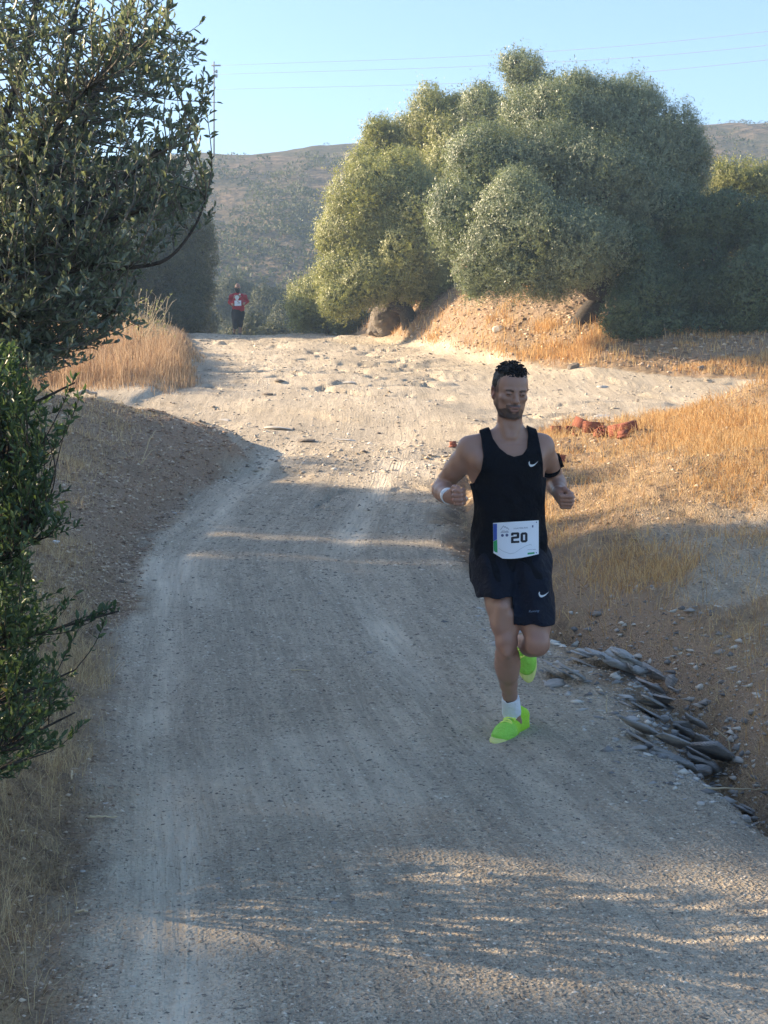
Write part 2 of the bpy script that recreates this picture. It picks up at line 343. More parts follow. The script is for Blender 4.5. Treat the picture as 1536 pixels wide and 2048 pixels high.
def lump_tree(name, base, lumps, label, leafm, barkm, cat='tree', group=None, dens=420, L=.055, Wd=.016, trunk_r=.16, up=.35, tl=.22, m=9, nlimb=1, shoots=.05, forks=True, core=.35, sub=6):
    """lumps: (center(3), radii(3)). leaf twigs sit in a shell of each lump"""
    r0 = root(name, base, label, cat, group); parts = []
    mains = lumps
    if sub:
        L2 = []
        for c, rr in lumps:
            L2.append((c, rr * .80))
            for j in range(sub):
                d_ = unit(rng.normal(size=3) + [-.25, -.45, .15]); s_ = rng.uniform(.34, .60); L2.append((c + d_ * rr * (1.0 - s_ * .8), rr * s_))
        lumps = L2
    C = np.array([l[0] for l in lumps]); Rr = np.array([l[1] for l in lumps])
    for c, rr in zip(C, Rr):
        area = 4 * np.pi * ((rr[0] * rr[1]) ** 1.6 / 3 + (rr[0] * rr[2]) ** 1.6 / 3 + (rr[1] * rr[2]) ** 1.6 / 3) ** (1 / 1.6)
        n = int(area * dens)
        d = unit(rng.normal(size=(n, 3))); q = rng.random(n)
        bumpy = 1 + .26 * fbm(d[:, 0] * 2.6 + c[0], d[:, 2] * 2.6 + d[:, 1] * 1.7 + c[2], int(abs(c[0] * 10)) % 50, 4) * 2
        rad = (.80 + .19 * q ** .6) * bumpy
        p = c + d * rr * rad[:, None]
        # drop what is buried in other lumps
        keep = np.ones(n, bool)
        for c2, r2 in zip(C, Rr):
            if c2 is c: continue
            e_ = np.linalg.norm((p - c2) / r2, axis=1); keep &= ~((e_ < .70) & (np.abs(c2 - c).sum() > 1e-6))
        p = p[keep]; d = d[keep]
        t = unit(d / rr * rr.mean()) + np.array([0, 0, up]) + rng.normal(0, .3, p.shape)
        tlen = tl * rng.uniform(.6, 1.3, len(p))
        sh = rng.random(len(p)) < shoots; tlen = np.where(sh, tlen * 2.1, tlen)
        pt_ = sprays(p, t, m, tlen, L, Wd, nd=unit(d / rr)); parts.append((pt_[0], pt_[1], np.clip(pt_[2] * .75 + rng.uniform(0, .3), 0, 1)))
        if core:                                       # coarser inner foliage closes the crown
            nc = int(n * core); d = unit(rng.normal(size=(nc, 3))); p = c + d * rr * rng.uniform(.35, .75, nc)[:, None]
            parts.append(leaves(p, rng.normal(size=(nc, 3)), L * 2.2, L * 1.3))
    V, F, T = join(parts)
    cr = mesh_np('crown', V, F, leafm, r0, attrs={'tint': T})
    b = MB(); base = np.asarray(base, float); top = C[np.argsort(C[:, 2])[len(C) // 2]]
    fork = base + (top - base) * .38 + rng.normal(0, .08, 3); fork[2] = base[2] + max(.35, (C[:, 2].min() - base[2]) * .75)
    b.tube(curve([base - [0, 0, .25], base + (fork - base) * .5 + rng.normal(0, .05, 3), fork], 6), np.linspace(trunk_r * 1.35, trunk_r * .8, 13), 9)
    b.build('trunk', barkm, r0, smooth=True)
    b = MB()
    for c, rr in mains:
        mid = fork + (c - fork) * .5 + rng.normal(0, .12, 3) + [0, 0, .05 + .22 * np.linalg.norm((c - fork)[:2])]
        cv = curve([fork, mid, c], 6); b.tube(cv, np.linspace(trunk_r * .55, trunk_r * .14, 13), 6)
        for _ in range(5 if forks else 0):
            e_ = c + unit(rng.normal(size=3)) * rr * .85; s_ = cv[rng.integers(8, 13)]
            b.tube(curve([s_, (s_ + e_) / 2 + rng.normal(0, .06, 3), e_], 4), np.linspace(trunk_r * .2, .008, 9), 4)
    b.build('limb', barkm, r0, smooth=True)
    return r0
def LP(lst, Y, dY=.5, sq=.9):
    out = []
    for (px, py, rx, rz) in lst:
        y = Y + rng.uniform(-dY, dY); out.append((P(px, py, y), np.array([M(rx, y), M((rx + rz) / 2, y) * sq, M(rz, y)])))
    return out
olive = leaf_mat('olive_leaf', (.065, .09, .052), (.34, .375, .235), .28, .42, .45)
oliveG = leaf_mat('olive_leaf_yellowish', (.11, .125, .045), (.44, .44, .19), .3, .45, .4)
darkL = leaf_mat('mastic_leaf', (.030, .058, .030), (.13, .18, .085), .2, .4, .4)
midL = leaf_mat('wild_olive_leaf', (.075, .10, .075), (.26, .29, .215), .30, .38, .5, dry=(.28, .27, .12))
bushL = leaf_mat('bright_bush_leaf', (.038, .070, .035), (.115, .165, .078), .32, .4, .4, dry=(.22, .19, .06))
scrubL = leaf_mat('scrub_leaf', (.035, .045, .022), (.11, .115, .06), .2, .7, .2)
bark = bark_mat('dark_bark', (.035, .028, .024), (.10, .085, .07))
greyb = bark_mat('grey_twig', (.13, .115, .10), (.28, .25, .21))
def gz(x, y): return np.array([x, y, float(H(x, y))])
def base_at(px, py, Y): p = P(px, py, Y); return gz(p[0], Y)
TG = 'trees on the slope right of the track'
def LD(lst, sq=.85): return [(P(px, py, Y), np.array([M(rx, Y), M((rx + rz) / 2, Y) * sq, M(rz, Y)])) for px, py, rx, rz, Y in lst]
lump_tree('olive_tree', base_at(1152, 645, 30.2), LD([(965, 345, 78, 95, 30.2), (925, 445, 62, 82, 29.6), (985, 520, 78, 70, 29.0), (1050, 455, 88, 95, 28.5), (1120, 250, 105, 85, 31.2), (1080, 330, 110, 80, 30.2), (1235, 265, 115, 95, 31.5), (1330, 330, 95, 100, 31.2),
    (1190, 400, 130, 110, 30.0), (1170, 500, 105, 90, 28.6), (1300, 440, 100, 85, 30.2), (1150, 200, 62, 42, 31.5), (1265, 215, 66, 42, 31.8), (1070, 550, 80, 50, 28.8), (950, 575, 30, 22, 29.2), (1345, 400, 75, 75, 31.0)]),
    'largest round silvery green olive tree on the slope right of the track', olive, bark, group=TG, trunk_r=.2, dens=330, shoots=.10, up=.35)
lump_tree('olive_tree', base_at(822, 640, 37.3), LP([(760, 430, 105, 105), (705, 475, 62, 75), (835, 470, 90, 110), (775, 555, 110, 55), (705, 560, 62, 48), (690, 605, 45, 32), (800, 375, 90, 65), (860, 560, 55, 50)], 37.2, .9),
    'yellow-green olive tree growing over the dark rock outcrop', oliveG, bark, group=TG, trunk_r=.18, dens=260, L=.065, Wd=.02)
lump_tree('wild_olive_tree', base_at(862, 610, 41), LP([(862, 235, 42, 60), (845, 300, 75, 65), (768, 300, 40, 45), (900, 330, 80, 85), (758, 262, 26, 22), (735, 335, 34, 34), (930, 250, 50, 60)], 41, .8),
    'tall narrow-topped tree rising directly behind the yellow-green olive tree', oliveG, bark, group=TG, dens=210, L=.07, Wd=.022, shoots=.12, up=.6)
lump_tree('wild_olive_tree', base_at(1030, 600, 40), LP([(1045, 138, 44, 30), (1065, 180, 45, 45), (962, 212, 42, 38), (1010, 250, 70, 55), (960, 270, 60, 55), (1000, 330, 60, 60), (1090, 230, 50, 60)], 40, .8),
    'loose-topped tree with the highest crown, behind the large olive tree', olive, bark, group=TG, dens=170, L=.075, Wd=.022, shoots=.16, up=.7, core=.2)
lump_tree('low_olive_bush', base_at(650, 650, 43.5), LP([(645, 600, 58, 42), (605, 622, 28, 30), (685, 612, 45, 40), (655, 562, 30, 26), (640, 645, 52, 24), (700, 640, 38, 22)], 43.3, .6),
    'low pale green bush at the crest right of the track', oliveG, bark, 'bush', group='bushes around the crest', dens=230, L=.07, Wd=.02, trunk_r=.06, shoots=.14, up=.5)
SG = 'dark evergreen shrubs at right'
lump_tree('mastic_shrub', base_at(1300, 660, 29.3), LP([(1290, 560, 75, 85), (1250, 615, 50, 48), (1330, 600, 80, 68), (1280, 500, 50, 45), (1290, 650, 85, 28)], 29.1, .5),
    'dark green rounded shrub just right of the large olive tree trunk', darkL, bark, 'shrub', group=SG, dens=420, L=.045, Wd=.02, trunk_r=.06, up=.2, tl=.13)
lump_tree('mastic_shrub', base_at(1420, 650, 29.6), LP([(1395, 520, 75, 80), (1440, 600, 85, 62), (1375, 440, 75, 60), (1450, 440, 60, 60), (1420, 655, 90, 26)], 29.6, .5),
    'tall dark green shrub in the middle of the right-hand thicket', darkL, bark, 'shrub', group=SG, dens=400, L=.045, Wd=.02, trunk_r=.06, up=.2, tl=.13)
lump_tree('mastic_shrub', base_at(1520, 650, 29.3), LP([(1510, 570, 62, 80), (1525, 470, 55, 70), (1560, 600, 60, 60), (1590, 500, 70, 90), (1530, 650, 80, 30)], 29.3, .5),
    'dark green shrub cut by the right edge of the photo', darkL, bark, 'shrub', group=SG, dens=400, L=.045, Wd=.02, trunk_r=.06, up=.2, tl=.13)
lump_tree('pale_bush', base_at(1480, 640, 33.5), LP([(1470, 355, 48, 32), (1480, 405, 60, 50), (1535, 380, 45, 40), (1440, 390, 30, 35), (1500, 470, 70, 60)], 33.5, .5),
    'pale sunlit bush showing above the dark shrubs at right', oliveG, bark, 'bush', group='bushes around the crest', dens=240, L=.06, Wd=.02, trunk_r=.06, shoots=.15, up=.7)
lump_tree('dense_tree', base_at(370, 660, 48), LP([(392, 505, 42, 62), (360, 435, 50, 55), (385, 585, 42, 55), (335, 520, 60, 95), (290, 450, 60, 60), (260, 560, 70, 80), (345, 630, 55, 40), (395, 640, 22, 25), (330, 670, 70, 30)], 47.6, .7),
    'dense dark tree at the crest left of the far runner', leaf_mat('dense_leaf', (.035, .05, .025), (.13, .14, .06), .22), bark, group='trees left of the track', dens=230, L=.07, Wd=.03, trunk_r=.15)
# bushes in the valley just beyond the crest
for i, (px, py, rp, Y, lb) in enumerate([(395, 640, 30, 58, 'hazy round bush beyond the crest, under the dense dark tree'), (505, 668, 34, 60, 'hazy bush beyond the crest just right of the far runner'),
        (548, 676, 30, 58, 'lowest hazy bush at the crest line right of the far runner'), (590, 640, 44, 74, 'large hazy bush in the valley left of the low olive bush'), (470, 590, 40, 84, 'hazy tree in the valley above the far runner shoulder'), (540, 615, 46, 80, 'broad hazy tree in the valley right of the far runner')]):
    c = P(px, py, Y); rr = M(rp, Y); g0 = gz(c[0], Y)
    L_ = [(c, np.array([rr, rr * .9, rr * .8])), (c + [rr * .6, .2, -rr * .3], np.array([rr, rr, rr]) * .7), (c + [-rr * .6, .1, -rr * .4], np.array([rr, rr, rr]) * .7), (np.array([c[0], c[1], (c[2] + g0[2]) / 2]), np.array([rr * .8, rr * .8, max(.3, (c[2] - g0[2]) / 2)]))]
    lump_tree('valley_bush', g0, L_, lb, scrubL, bark, 'bush', 'bushes in the valley beyond the crest', dens=90, L=.12, Wd=.06, trunk_r=.07, m=6, tl=.3, forks=False, sub=4)
# trees standing left of the frame: they shade the near track
CG = 'trees left of the track'
ROW = 'tall olive tree in the row far left of the track, outside the photo'
shade = [(-14, 5.3, 1.9, 8.0, ROW), (-14.2, 7.9, .95, 4.85, ROW), (-14, 10.45, 1.8, 8.0, ROW), (-14, 13.3, 1.55, 6.6, ROW), (-14, 15.6, .3, 4.9, ROW), (-14, 17.75, 1.35, 5.1, ROW), (-13.8, 20.0, 1.35, 4.1, ROW), (-14.5, 1.5, 2.2, 8.0, ROW), (-10.6, 43.4, 2.6, 3.0, 'tree beyond the dense dark tree at the crest')]
for i, (x, y, r_, h_, lb) in enumerate(shade):
    g0 = gz(x, y); L_ = []
    for j in range(9):
        a_ = j * 2.4 + i; q = r_ * .55 * (0 if j == 0 else 1)
        L_.append((g0 + [q * math.cos(a_), q * math.sin(a_), h_ * (.42 + .42 * ((j * .37) % 1))], np.array([r_ * .62, r_ * .62, h_ * .27])))
    L_.append((g0 + [0, 0, h_ * .85], np.array([r_ * .6, r_ * .6, h_ * .2])))
    lump_tree('olive_tree', g0, L_, lb, olive, bark, group='row of tall olive trees outside the photo' if lb == ROW else CG, dens=150, L=.075, Wd=.03, trunk_r=.15, sub=0)
# ------------------------------------------------------------------ near tree and near bush
def inpoly(px, py, poly):
    poly = np.asarray(poly, float); c = np.zeros(len(px), bool); j = len(poly) - 1
    for i in range(len(poly)):
        xi, yi = poly[i]; xj, yj = poly[j]
        c ^= ((yi > py) != (yj > py)) & (px < (xj - xi) * (py - yi) / (yj - yi + 1e-9) + xi); j = i
    return c
def near_plant(name, base, limbs, poly, yr, ntip, label, cat, leafm, L, Wd, tl, m, limb_r, extra=None, twig=.0027, up=.25, gap=None, group=None, spread=.8, jit=.16):
    r0 = root(name, base, label, cat, group); b = MB(); sk = []; skd = []
    for pts, ra in limbs:
        c = curve(pts, 10); b.tube(c, np.linspace(ra, ra * .28, len(c)), 8); sk.append(c)
    b.build('limb', bark, r0, smooth=True); S = np.concatenate(sk)
    poly = np.asarray(poly, float); lo, hi = poly.min(0), poly.max(0); T = []
    while len(T) < ntip:
        px = rng.uniform(lo[0], hi[0], 4000); py = rng.uniform(lo[1], hi[1], 4000); ok = inpoly(px, py, poly)
        if gap is not None: ok &= rng.random(4000) < gap(px, py)
        px, py = px[ok], py[ok]; yy = rng.uniform(yr[0], yr[1], len(px)); T.extend(P(px, py, yy))
    T = np.array(T[:ntip])
    if extra is not None: T = np.concatenate([T, extra])
    tw = MB(); parts = []
    for t in T:
        off = S - (t - rng.normal(0, jit, 3) - np.array([.16, 0, .10])); i = np.argmin((off ** 2).sum(1)); s_ = S[i]
        d = t - s_; ln = np.linalg.norm(d)
        midp = s_ + d * .5 + rng.normal(0, .05, 3) * min(1, ln) + [0, 0, -.06 * ln]
        c = curve([s_, midp, t], 7); tw.tube(c, np.linspace(twig * (1 + 1.3 * min(ln, 1)), twig * .45, len(c)), 4, cap=False)
        seg = np.linalg.norm(np.diff(c, axis=0), axis=1); cum = np.concatenate([[0], np.cumsum(seg)]); tot = cum[-1]
        mm = m; a_ = tot - tl * rng.uniform(.05, 1, mm) * min(1, tot / tl); a_[0] = tot
        pos = np.stack([np.interp(a_, cum, c[:, q]) for q in range(3)], 1)
        dr = unit(c[-1] - c[-3] + np.array([0, 0, .02])); parts.append((pos, np.repeat(dr[None], mm, 0)))
    tw.build('twig', greyb if name != 'leafy_bush' else bark, r0, smooth=True)
    pos = np.concatenate([p for p, _ in parts]); dr = np.concatenate([d for _, d in parts]); n = len(pos)
    D = unit(dr * .55 + rng.normal(0, .62 * spread, (n, 3)) + [0, 0, up])
    LL = L * rng.uniform(.6, 1.2, n); V, F, Tn = leaves(pos, D, LL, LL * Wd / L, rich=True)
    mesh_np('foliage', V, F, leafm, r0, attrs={'tint': Tn})
    return r0
Yn = 6.0
lim = lambda L_: [P(a_, b_, y_) for a_, b_, y_ in L_]
tree_limbs = [(lim([(-330, 1500, 6.2), (-300, 1000, 6.2), (-240, 700, 6.1), (-150, 560, 6.1)]), .075),
    (lim([(-150, 560, 6.1), (-40, 350, 6.2), (40, 150, 6.3), (85, -60, 6.4)]), .034), (lim([(-150, 560, 6.1), (20, 420, 6.3), (110, 210, 6.5), (165, -40, 6.6)]), .030),
    (lim([(-150, 560, 6.1), (60, 420, 5.9), (170, 230, 6.0), (262, 10, 6.2), (290, -80, 6.2)]), .027), (lim([(-150, 560, 6.1), (30, 530, 5.8), (150, 430, 5.8), (280, 330, 5.9), (385, 250, 6.0)]), .028),
    (lim([(-150, 560, 6.1), (30, 530, 5.6), (105, 490, 5.6), (220, 440, 5.6), (330, 410, 5.7)]), .022), (lim([(-120, 580, 6.0), (110, 545, 5.5), (240, 537, 5.5), (330, 520, 5.5), (385, 460, 5.5), (415, 390, 5.5)]), .012),
    (lim([(-200, 640, 6.1), (-20, 640, 5.6), (110, 620, 5.5), (230, 620, 5.6)]), .020), (lim([(-200, 640, 6.1), (0, 700, 5.7), (60, 700, 5.6), (130, 690, 5.6)]), .018), (lim([(-120, 480, 6.1), (60, 320, 5.7), (200, 150, 5.7), (330, 60, 5.8)]), .02), (lim([(-150, 560, 6.1), (-80, 250, 6.0), (-40, 0, 6.0)]), .03)]
poly = [(-130, -70), (350, -60), (355, 30), (400, 100), (425, 165), (428, 215), (400, 270), (395, 320), (425, 345), (415, 400), (370, 440), (335, 480), (300, 500), (290, 560), (280, 610), (285, 660), (215, 680), (190, 720), (110, 745), (60, 790), (-130, 800)]
def gapf(px, py):
    q = .26 + .74 * sstep(200, 430, py) - .25 * sstep(200, 420, px) * (py > 240)
    q = q * (1 - .82 * sstep(250, 320, px) * sstep(430, 480, py)); q = q * (1 - .75 * sstep(60, 200, px) * sstep(600, 680, py))
    return np.clip(q * (.45 + 1.1 * vn(px / 62, py / 62, 71)), .03, 1)
extra = P(np.array([405, 412, 398, 428, 432, 425, 420, 395, 410, 425, 282, 236, 285, 250, 415, 428, 60, 75]), np.array([45, 90, 120, 185, 205, 225, 170, 300, 335, 350, 640, 685, 655, 640, 375, 415, 290, 300]), np.full(18, 5.7))
near_plant('wild_olive_tree', gz(P(-330, 1500, 6.2)[0], 6.2), tree_limbs, poly, (5.2, 7.0), 1900, 'big near tree with grey-green oval leaves filling the upper left corner', 'tree', midL, .037, .0145, .30, 20, .03, extra=extra, gap=gapf, jit=.12, group='trees left of the track')
bl = [(lim([(-260, 1500, 4.6), (-140, 1250, 4.5), (-40, 1150, 4.4), (60, 1080, 4.4)]), .012), (lim([(-260, 1500, 4.6), (-120, 1350, 4.4), (0, 1290, 4.3), (120, 1255, 4.3), (238, 1222, 4.3)]), .010),
    (lim([(-260, 1500, 4.6), (-100, 1050, 4.6), (-20, 950, 4.6), (60, 930, 4.6)]), .012), (lim([(-260, 1500, 4.6), (-120, 900, 4.8), (20, 830, 4.8), (100, 790, 4.8), (150, 765, 4.8)]), .010),
    (lim([(-200, 1550, 4.5), (-60, 1430, 4.3), (60, 1380, 4.3), (150, 1340, 4.3)]), .009), (lim([(-200, 1600, 4.4), (-40, 1520, 4.2), (60, 1470, 4.2), (150, 1425, 4.2)]), .009), (lim([(-200, 1600, 4.4), (-60, 1560, 4.2), (20, 1530, 4.2), (80, 1510, 4.2)]), .008)]
bpoly = [(-120, 640), (0, 660), (50, 720), (120, 780), (150, 850), (105, 920), (150, 985), (140, 1040), (60, 1085), (75, 1130), (120, 1180), (150, 1200), (110, 1250), (130, 1290), (165, 1350), (160, 1400), (170, 1430), (120, 1480), (90, 1530), (0, 1560), (-120, 1560)]
ex = P(np.array([238, 215, 190, 160, 228, 150, 165, 175, 140, 160, 110, 150]), np.array([1222, 1228, 1240, 1252, 1215, 755, 780, 1440, 1040, 1052, 950, 1190]), np.full(12, 4.3))
near_plant('leafy_bush', gz(P(-260, 1500, 4.6)[0], 4.6), bl, bpoly, (4.0, 5.0), 1150, 'bright green leafy bush at the left edge beside the track', 'bush', bushL, .030, .0115, .13, 17, .01, extra=ex, twig=.0018, jit=.03,
           gap=lambda px, py: np.clip((1.15 - sstep(20, 160, px)) * (.35 + 1.2 * vn(px / 50, py / 60, 77)), .05, 1))
# thin pale half-bare shrub beside the tall grass
g0 = G(285, 700); r0 = root('bare_shrub', g0, 'thin pale half-bare shrub standing in the tall dry grass at left', 'shrub'); b = MB(); tips = []
for i in range(34):
    e_ = P(rng.uniform(235, 352), rng.uniform(585, 665), g0[1] + rng.uniform(-.5, .5)); mid = (g0 + e_) / 2 + rng.normal(0, .08, 3)
    c = curve([g0 + rng.normal(0, .08, 3) * [1, 1, 0], mid, e_], 6); b.tube(c, np.linspace(.010, .004, len(c)), 4)
    for _ in range(4):
        s_ = c[rng.integers(5, len(c))]; e2 = s_ + unit(rng.normal(size=3) + [0, 0, .8]) * rng.uniform(.1, .25); b.tube([s_, e2], [.005, .003], 4); tips.append(e2)
b.build('stem', mat('pale_twig', (.42, .36, .24), .8), r0)
tips = np.array(tips); tips = tips[::2]; V, F, T = leaves(np.repeat(tips, 3, 0), rng.normal(size=(len(tips) * 3, 3)) + [0, 0, .3], .05, .022); mesh_np('foliage', V, F, leaf_mat('pale_leaf', (.2, .22, .08), (.4, .42, .16), .35), r0, attrs={'tint': T})
# ------------------------------------------------------------------ dry grass
def blades(x, y, h, wd, lean=.35, z0=None, curl=.5):
    n = len(x); z = H(x, y) - .01 if z0 is None else z0; p = np.stack([x, y, z], -1)
    a_ = rng.uniform(0, 2 * np.pi, n); ld = np.stack([np.cos(a_), np.sin(a_), 0 * a_], -1); ln = np.abs(rng.normal(0, lean, n))[:, None]
    f = rng.uniform(0, np.pi, n); sx = np.stack([np.cos(f), np.sin(f) * .5, 0 * f], -1) * wd[:, None] * .5
    h_ = h[:, None]; up_ = np.array([0, 0, 1.])
    m1 = p + up_ * h_ * .55 + ld * ln * h_ * .35; t1 = p + up_ * h_ * (1 - curl * np.minimum(ln, 1.2) * .45) + ld * ln * h_
    V = np.stack([p - sx, p + sx, m1 - sx * .8, m1 + sx * .8, t1 - sx * .18, t1 + sx * .18], 1).reshape(-1, 3); b = np.arange(n)[:, None] * 6
    F = np.concatenate([b + [[0, 1, 3, 2]], b + [[2, 3, 5, 4]]]); return V, F, np.repeat(rng.random(n), 6)
def straw(name, stops, trans=.35):
    m = mat(name, stops[0][1], .7, .25); k = N(m); c = k.ramp(k.attr('tint').outputs['Fac'], stops); k.l(c, k.b.inputs['Base Color'])
    tr = k.n('ShaderNodeBsdfTranslucent'); k.l(c, tr.inputs[0]); mx = k.n('ShaderNodeMixShader'); mx.inputs[0].default_value = trans
    k.l(k.b.outputs[0], mx.inputs[1]); k.l(tr.outputs[0], mx.inputs[2]); k.l(mx.outputs[0], k.out.inputs[0]); return m
straw1 = straw('straw', [(0, (.30, .19, .10)), (.4, (.58, .42, .22)), (1, (.80, .64, .38))])
strawO = straw('straw_orange', [(0, (.38, .20, .08)), (.5, (.66, .40, .16)), (1, (.82, .62, .32))])
strawR = straw('straw_rusty', [(0, (.30, .17, .09)), (.5, (.55, .37, .21)), (1, (.74, .56, .36))])
def sample(n, ylo, yhi, xf, dens, pw=1.):
    """points spread evenly as seen from afar: area density falls with distance"""
    u = rng.random(n); y = ylo * (yhi / ylo) ** u; xa, xb = xf(y); x = xa + (xb - xa) * rng.random(n)
    ok = rng.random(n) < dens(x, y); return x[ok], y[ok]
def clump(x, y, s, f=1.4): return sstep(-.25, .35, fbm(x * f, y * f, s, 3))
# right lit bank and slope
def dR(x, y):
    g = x - gulX(y); out = 1 - ground_masks(x, y)[:, 0]; d = out * sstep(.05, .5, g) * (.12 + .88 * clump(x, y, 81, .9)) * (1 - .93 * np.exp(-((x - 2.6) / .75) ** 2 - ((y - 17.3) / 1.1) ** 2))
    return d
x, y = sample(150000, 4.2, 25.5, lambda y: (gulX(y) * 1., .31 * y + 1.6), dR)
hh = (.05 + .10 * rng.random(len(x)) + .10 * clump(x, y, 82) * sstep(12, 16, y)) * (1 + .9 * sstep(4.2, 5.5, x)); wd = np.maximum(.0022, y * .00035) * 1.3
V1 = blades(x, y, hh, wd, 1.0)
gR = mesh_np('dry_grass', V1[0], V1[1], strawO, attrs={'tint': V1[2]}); tag(gR, 'low orange dry grass covering the sunlit bank at right', 'dry grass', kind='stuff')
def dS(x, y):
    d = y - np.interp(x, XE, YE); return sstep(-.1, .5, d) * np.where(d < 2.6, .12 + .88 * sstep(.35, .9, clump(x, y, 84, 1.)), .30 * sstep(.5, 1, clump(x, y, 85, .9))) * (x > -2.2)
x, y = sample(170000, 25.5, 46, lambda y: (0 * y - 2.2, .31 * y), dS)
hh = .10 + .22 * rng.random(len(x)) * clump(x, y, 86, .7); wd = y * .00045
V1 = blades(x, y, hh, wd, .5); g2 = mesh_np('dry_grass', V1[0], V1[1], strawO, attrs={'tint': V1[2]}); tag(g2, 'orange dry grass on the slope below the olive trees', 'dry grass', kind='stuff')
# tall clump at left beyond the side track
def dC(x, y): return sstep(0, .5, edgeL(y) + .25 - x + .3 * fbm(x, y, 87)) * sstep(23.6, 24.6, y + .5 * fbm(x, y, 88))
x, y = sample(70000, 23.5, 34, lambda y: (0 * y - 11.5, 0 * y - 3.2), dC)
hh = (.12 + .40 * rng.random(len(x)) ** 1.4 * sstep(-.1, .9, edgeL(y) + .3 - x)) * (.3 + 1. * clump(x, y, 89, 1.9)) * (1.25 - .45 * sstep(26, 31, y)); V1 = blades(x, y, hh, y * .00042, .35)
g3 = mesh_np('dry_grass', V1[0], V1[1], strawR, attrs={'tint': V1[2]}); tag(g3, 'tall rusty dry grass standing left of the track beyond the mound', 'dry grass', kind='stuff')
# left verge
def dL(x, y):
    d = roadL(y) - x + .12 * fbm(x * 2, y * 2, 90); v = sstep(-.05, .25, d) * (.25 + .75 * clump(x, y, 91, 1.6))
    return v * np.where(y > 9.5, sstep(.15, .6, d - .08 * (y - 10)), 1)
x, y = sample(120000, 2.6, 18.5, lambda y: (-.31 * y - 1.2, roadL(y) + .05), dL)
hh = .04 + .13 * rng.random(len(x)) ** 1.5 * (.4 + clump(x, y, 92)); V1 = blades(x, y, hh, np.maximum(.002, y * .00034), .95)
x2, y2 = sample(60000, 2.6, 19, lambda y: (-.31 * y - 1.2, roadL(y) + .1), lambda x, y: sstep(-.15, .5, roadL(y) - x + .2 * fbm(x * 2, y * 2, 97)) * (.25 + .75 * clump(x, y, 98, 2.2))); V2 = blades(x2, y2, .02 + .05 * rng.random(len(x2)), np.maximum(.002, y2 * .0003), 2.2, curl=.9)
x3, y3 = sample(90000, 4.5, 18, lambda y: (gulX(y) - .1, .31 * y + 1.), lambda x, y: (1 - ground_masks(x, y)[:, 0]) * (.2 + .8 * clump(x, y, 99, 2.))); V3 = blades(x3, y3, .02 + .05 * rng.random(len(x3)), np.maximum(.002, y3 * .0003), 2.2, curl=.9)
V3 = join([V3]); lt = mesh_np('straw_litter', V3[0], V3[1], straw1, attrs={'tint': V3[2]}); tag(lt, 'flattened straw litter lying over the soil at right', 'straw litter', kind='stuff'); V1 = join([V1, V2])
g4 = mesh_np('dry_grass', V1[0], V1[1], straw1, attrs={'tint': V1[2]}); tag(g4, 'tangled straw-coloured dry grass along the left verge', 'dry grass', kind='stuff')
# hillside scrub, read as one mass
n = 12000; y = 88 * (165 / 88) ** rng.random(n); x = rng.uniform(-.42, .42, n) * y
dn = np.clip(.30 + .9 * fbm(x * .05, y * .05, 95, 4), .05, 1) * (1.2 - .7 * sstep(120, 155, y)); ok = rng.random(n) < dn; x, y = x[ok], y[ok]
z = H(x, y, False); rr = rng.uniform(.35, 1.1, len(x)) * (1 + .8 * (1 - sstep(90, 120, y))) * (1 - .6 * sstep(138, 152, y)); m_ = 46
d = unit(rng.normal(size=(len(x), m_, 3))); d[..., 2] = np.abs(d[..., 2]); p = np.stack([x, y, z], -1)[:, None] + d * rr[:, None, None] * [1, 1, .8]
V, F, T = leaves(p.reshape(-1, 3), (d + rng.normal(0, .6, d.shape)).reshape(-1, 3), np.repeat(rr, m_) * .30, np.repeat(rr, m_) * .20)
T = np.repeat(np.repeat(rng.random(len(x)), m_), 4) * .7 + T * .3
sb = mesh_np('hillside_scrub', V, F, scrubL, attrs={'tint': T}); tag(sb, 'grey-green scrub dotted over the hazy far hillside', 'scrub', kind='stuff')
# ================================================================== LOOSE THINGS
# hollow clay bricks dumped at the edge of the side track
clay = mat('hollow_clay', (.42, .13, .07), .85, .2); k = N(clay); co = k.coord(); k.l(k.mix(k.noise(co, 22, 4), (.20, .07, .045), (.34, .125, .08)), k.b.inputs['Base Color']); k.l(k.bump(k.noise(co, 60, 4), .006), k.b.inputs['Normal'])
def brick_np(L=.24, W=.10, Hh=.15, nx=2, nz=3, broken=0):
    """hollow brick along local x: outer walls and inner webs, with grooves scored into the long faces"""
    b = MB(); t = .009; xs = np.linspace(-W / 2, W / 2, nx + 1); zs = np.linspace(-Hh / 2, Hh / 2, nz + 1); e = .0012
    for x in xs: b.box((0, x, 0), (L / 2, t / 2, Hh / 2))
    for z in zs:
        for i in range(nx): b.box((e, (xs[i] + xs[i + 1]) / 2, z - np.sign(z) * .0015), (L / 2 - .002, (xs[1] - xs[0]) / 2 - t / 2, t / 2))
    for s_ in (-1, 1):
        for z in np.linspace(-Hh * .42, Hh * .42, 7): b.box((0, s_ * (W / 2 + t / 2), z), (L / 2 - .004, .0016, Hh * .032))
    for q in b.v:
        if broken: q[q[:, 0] > 0, 0] -= broken * L * rng.random()
    return b
BG = 'hollow clay bricks beside the side track'
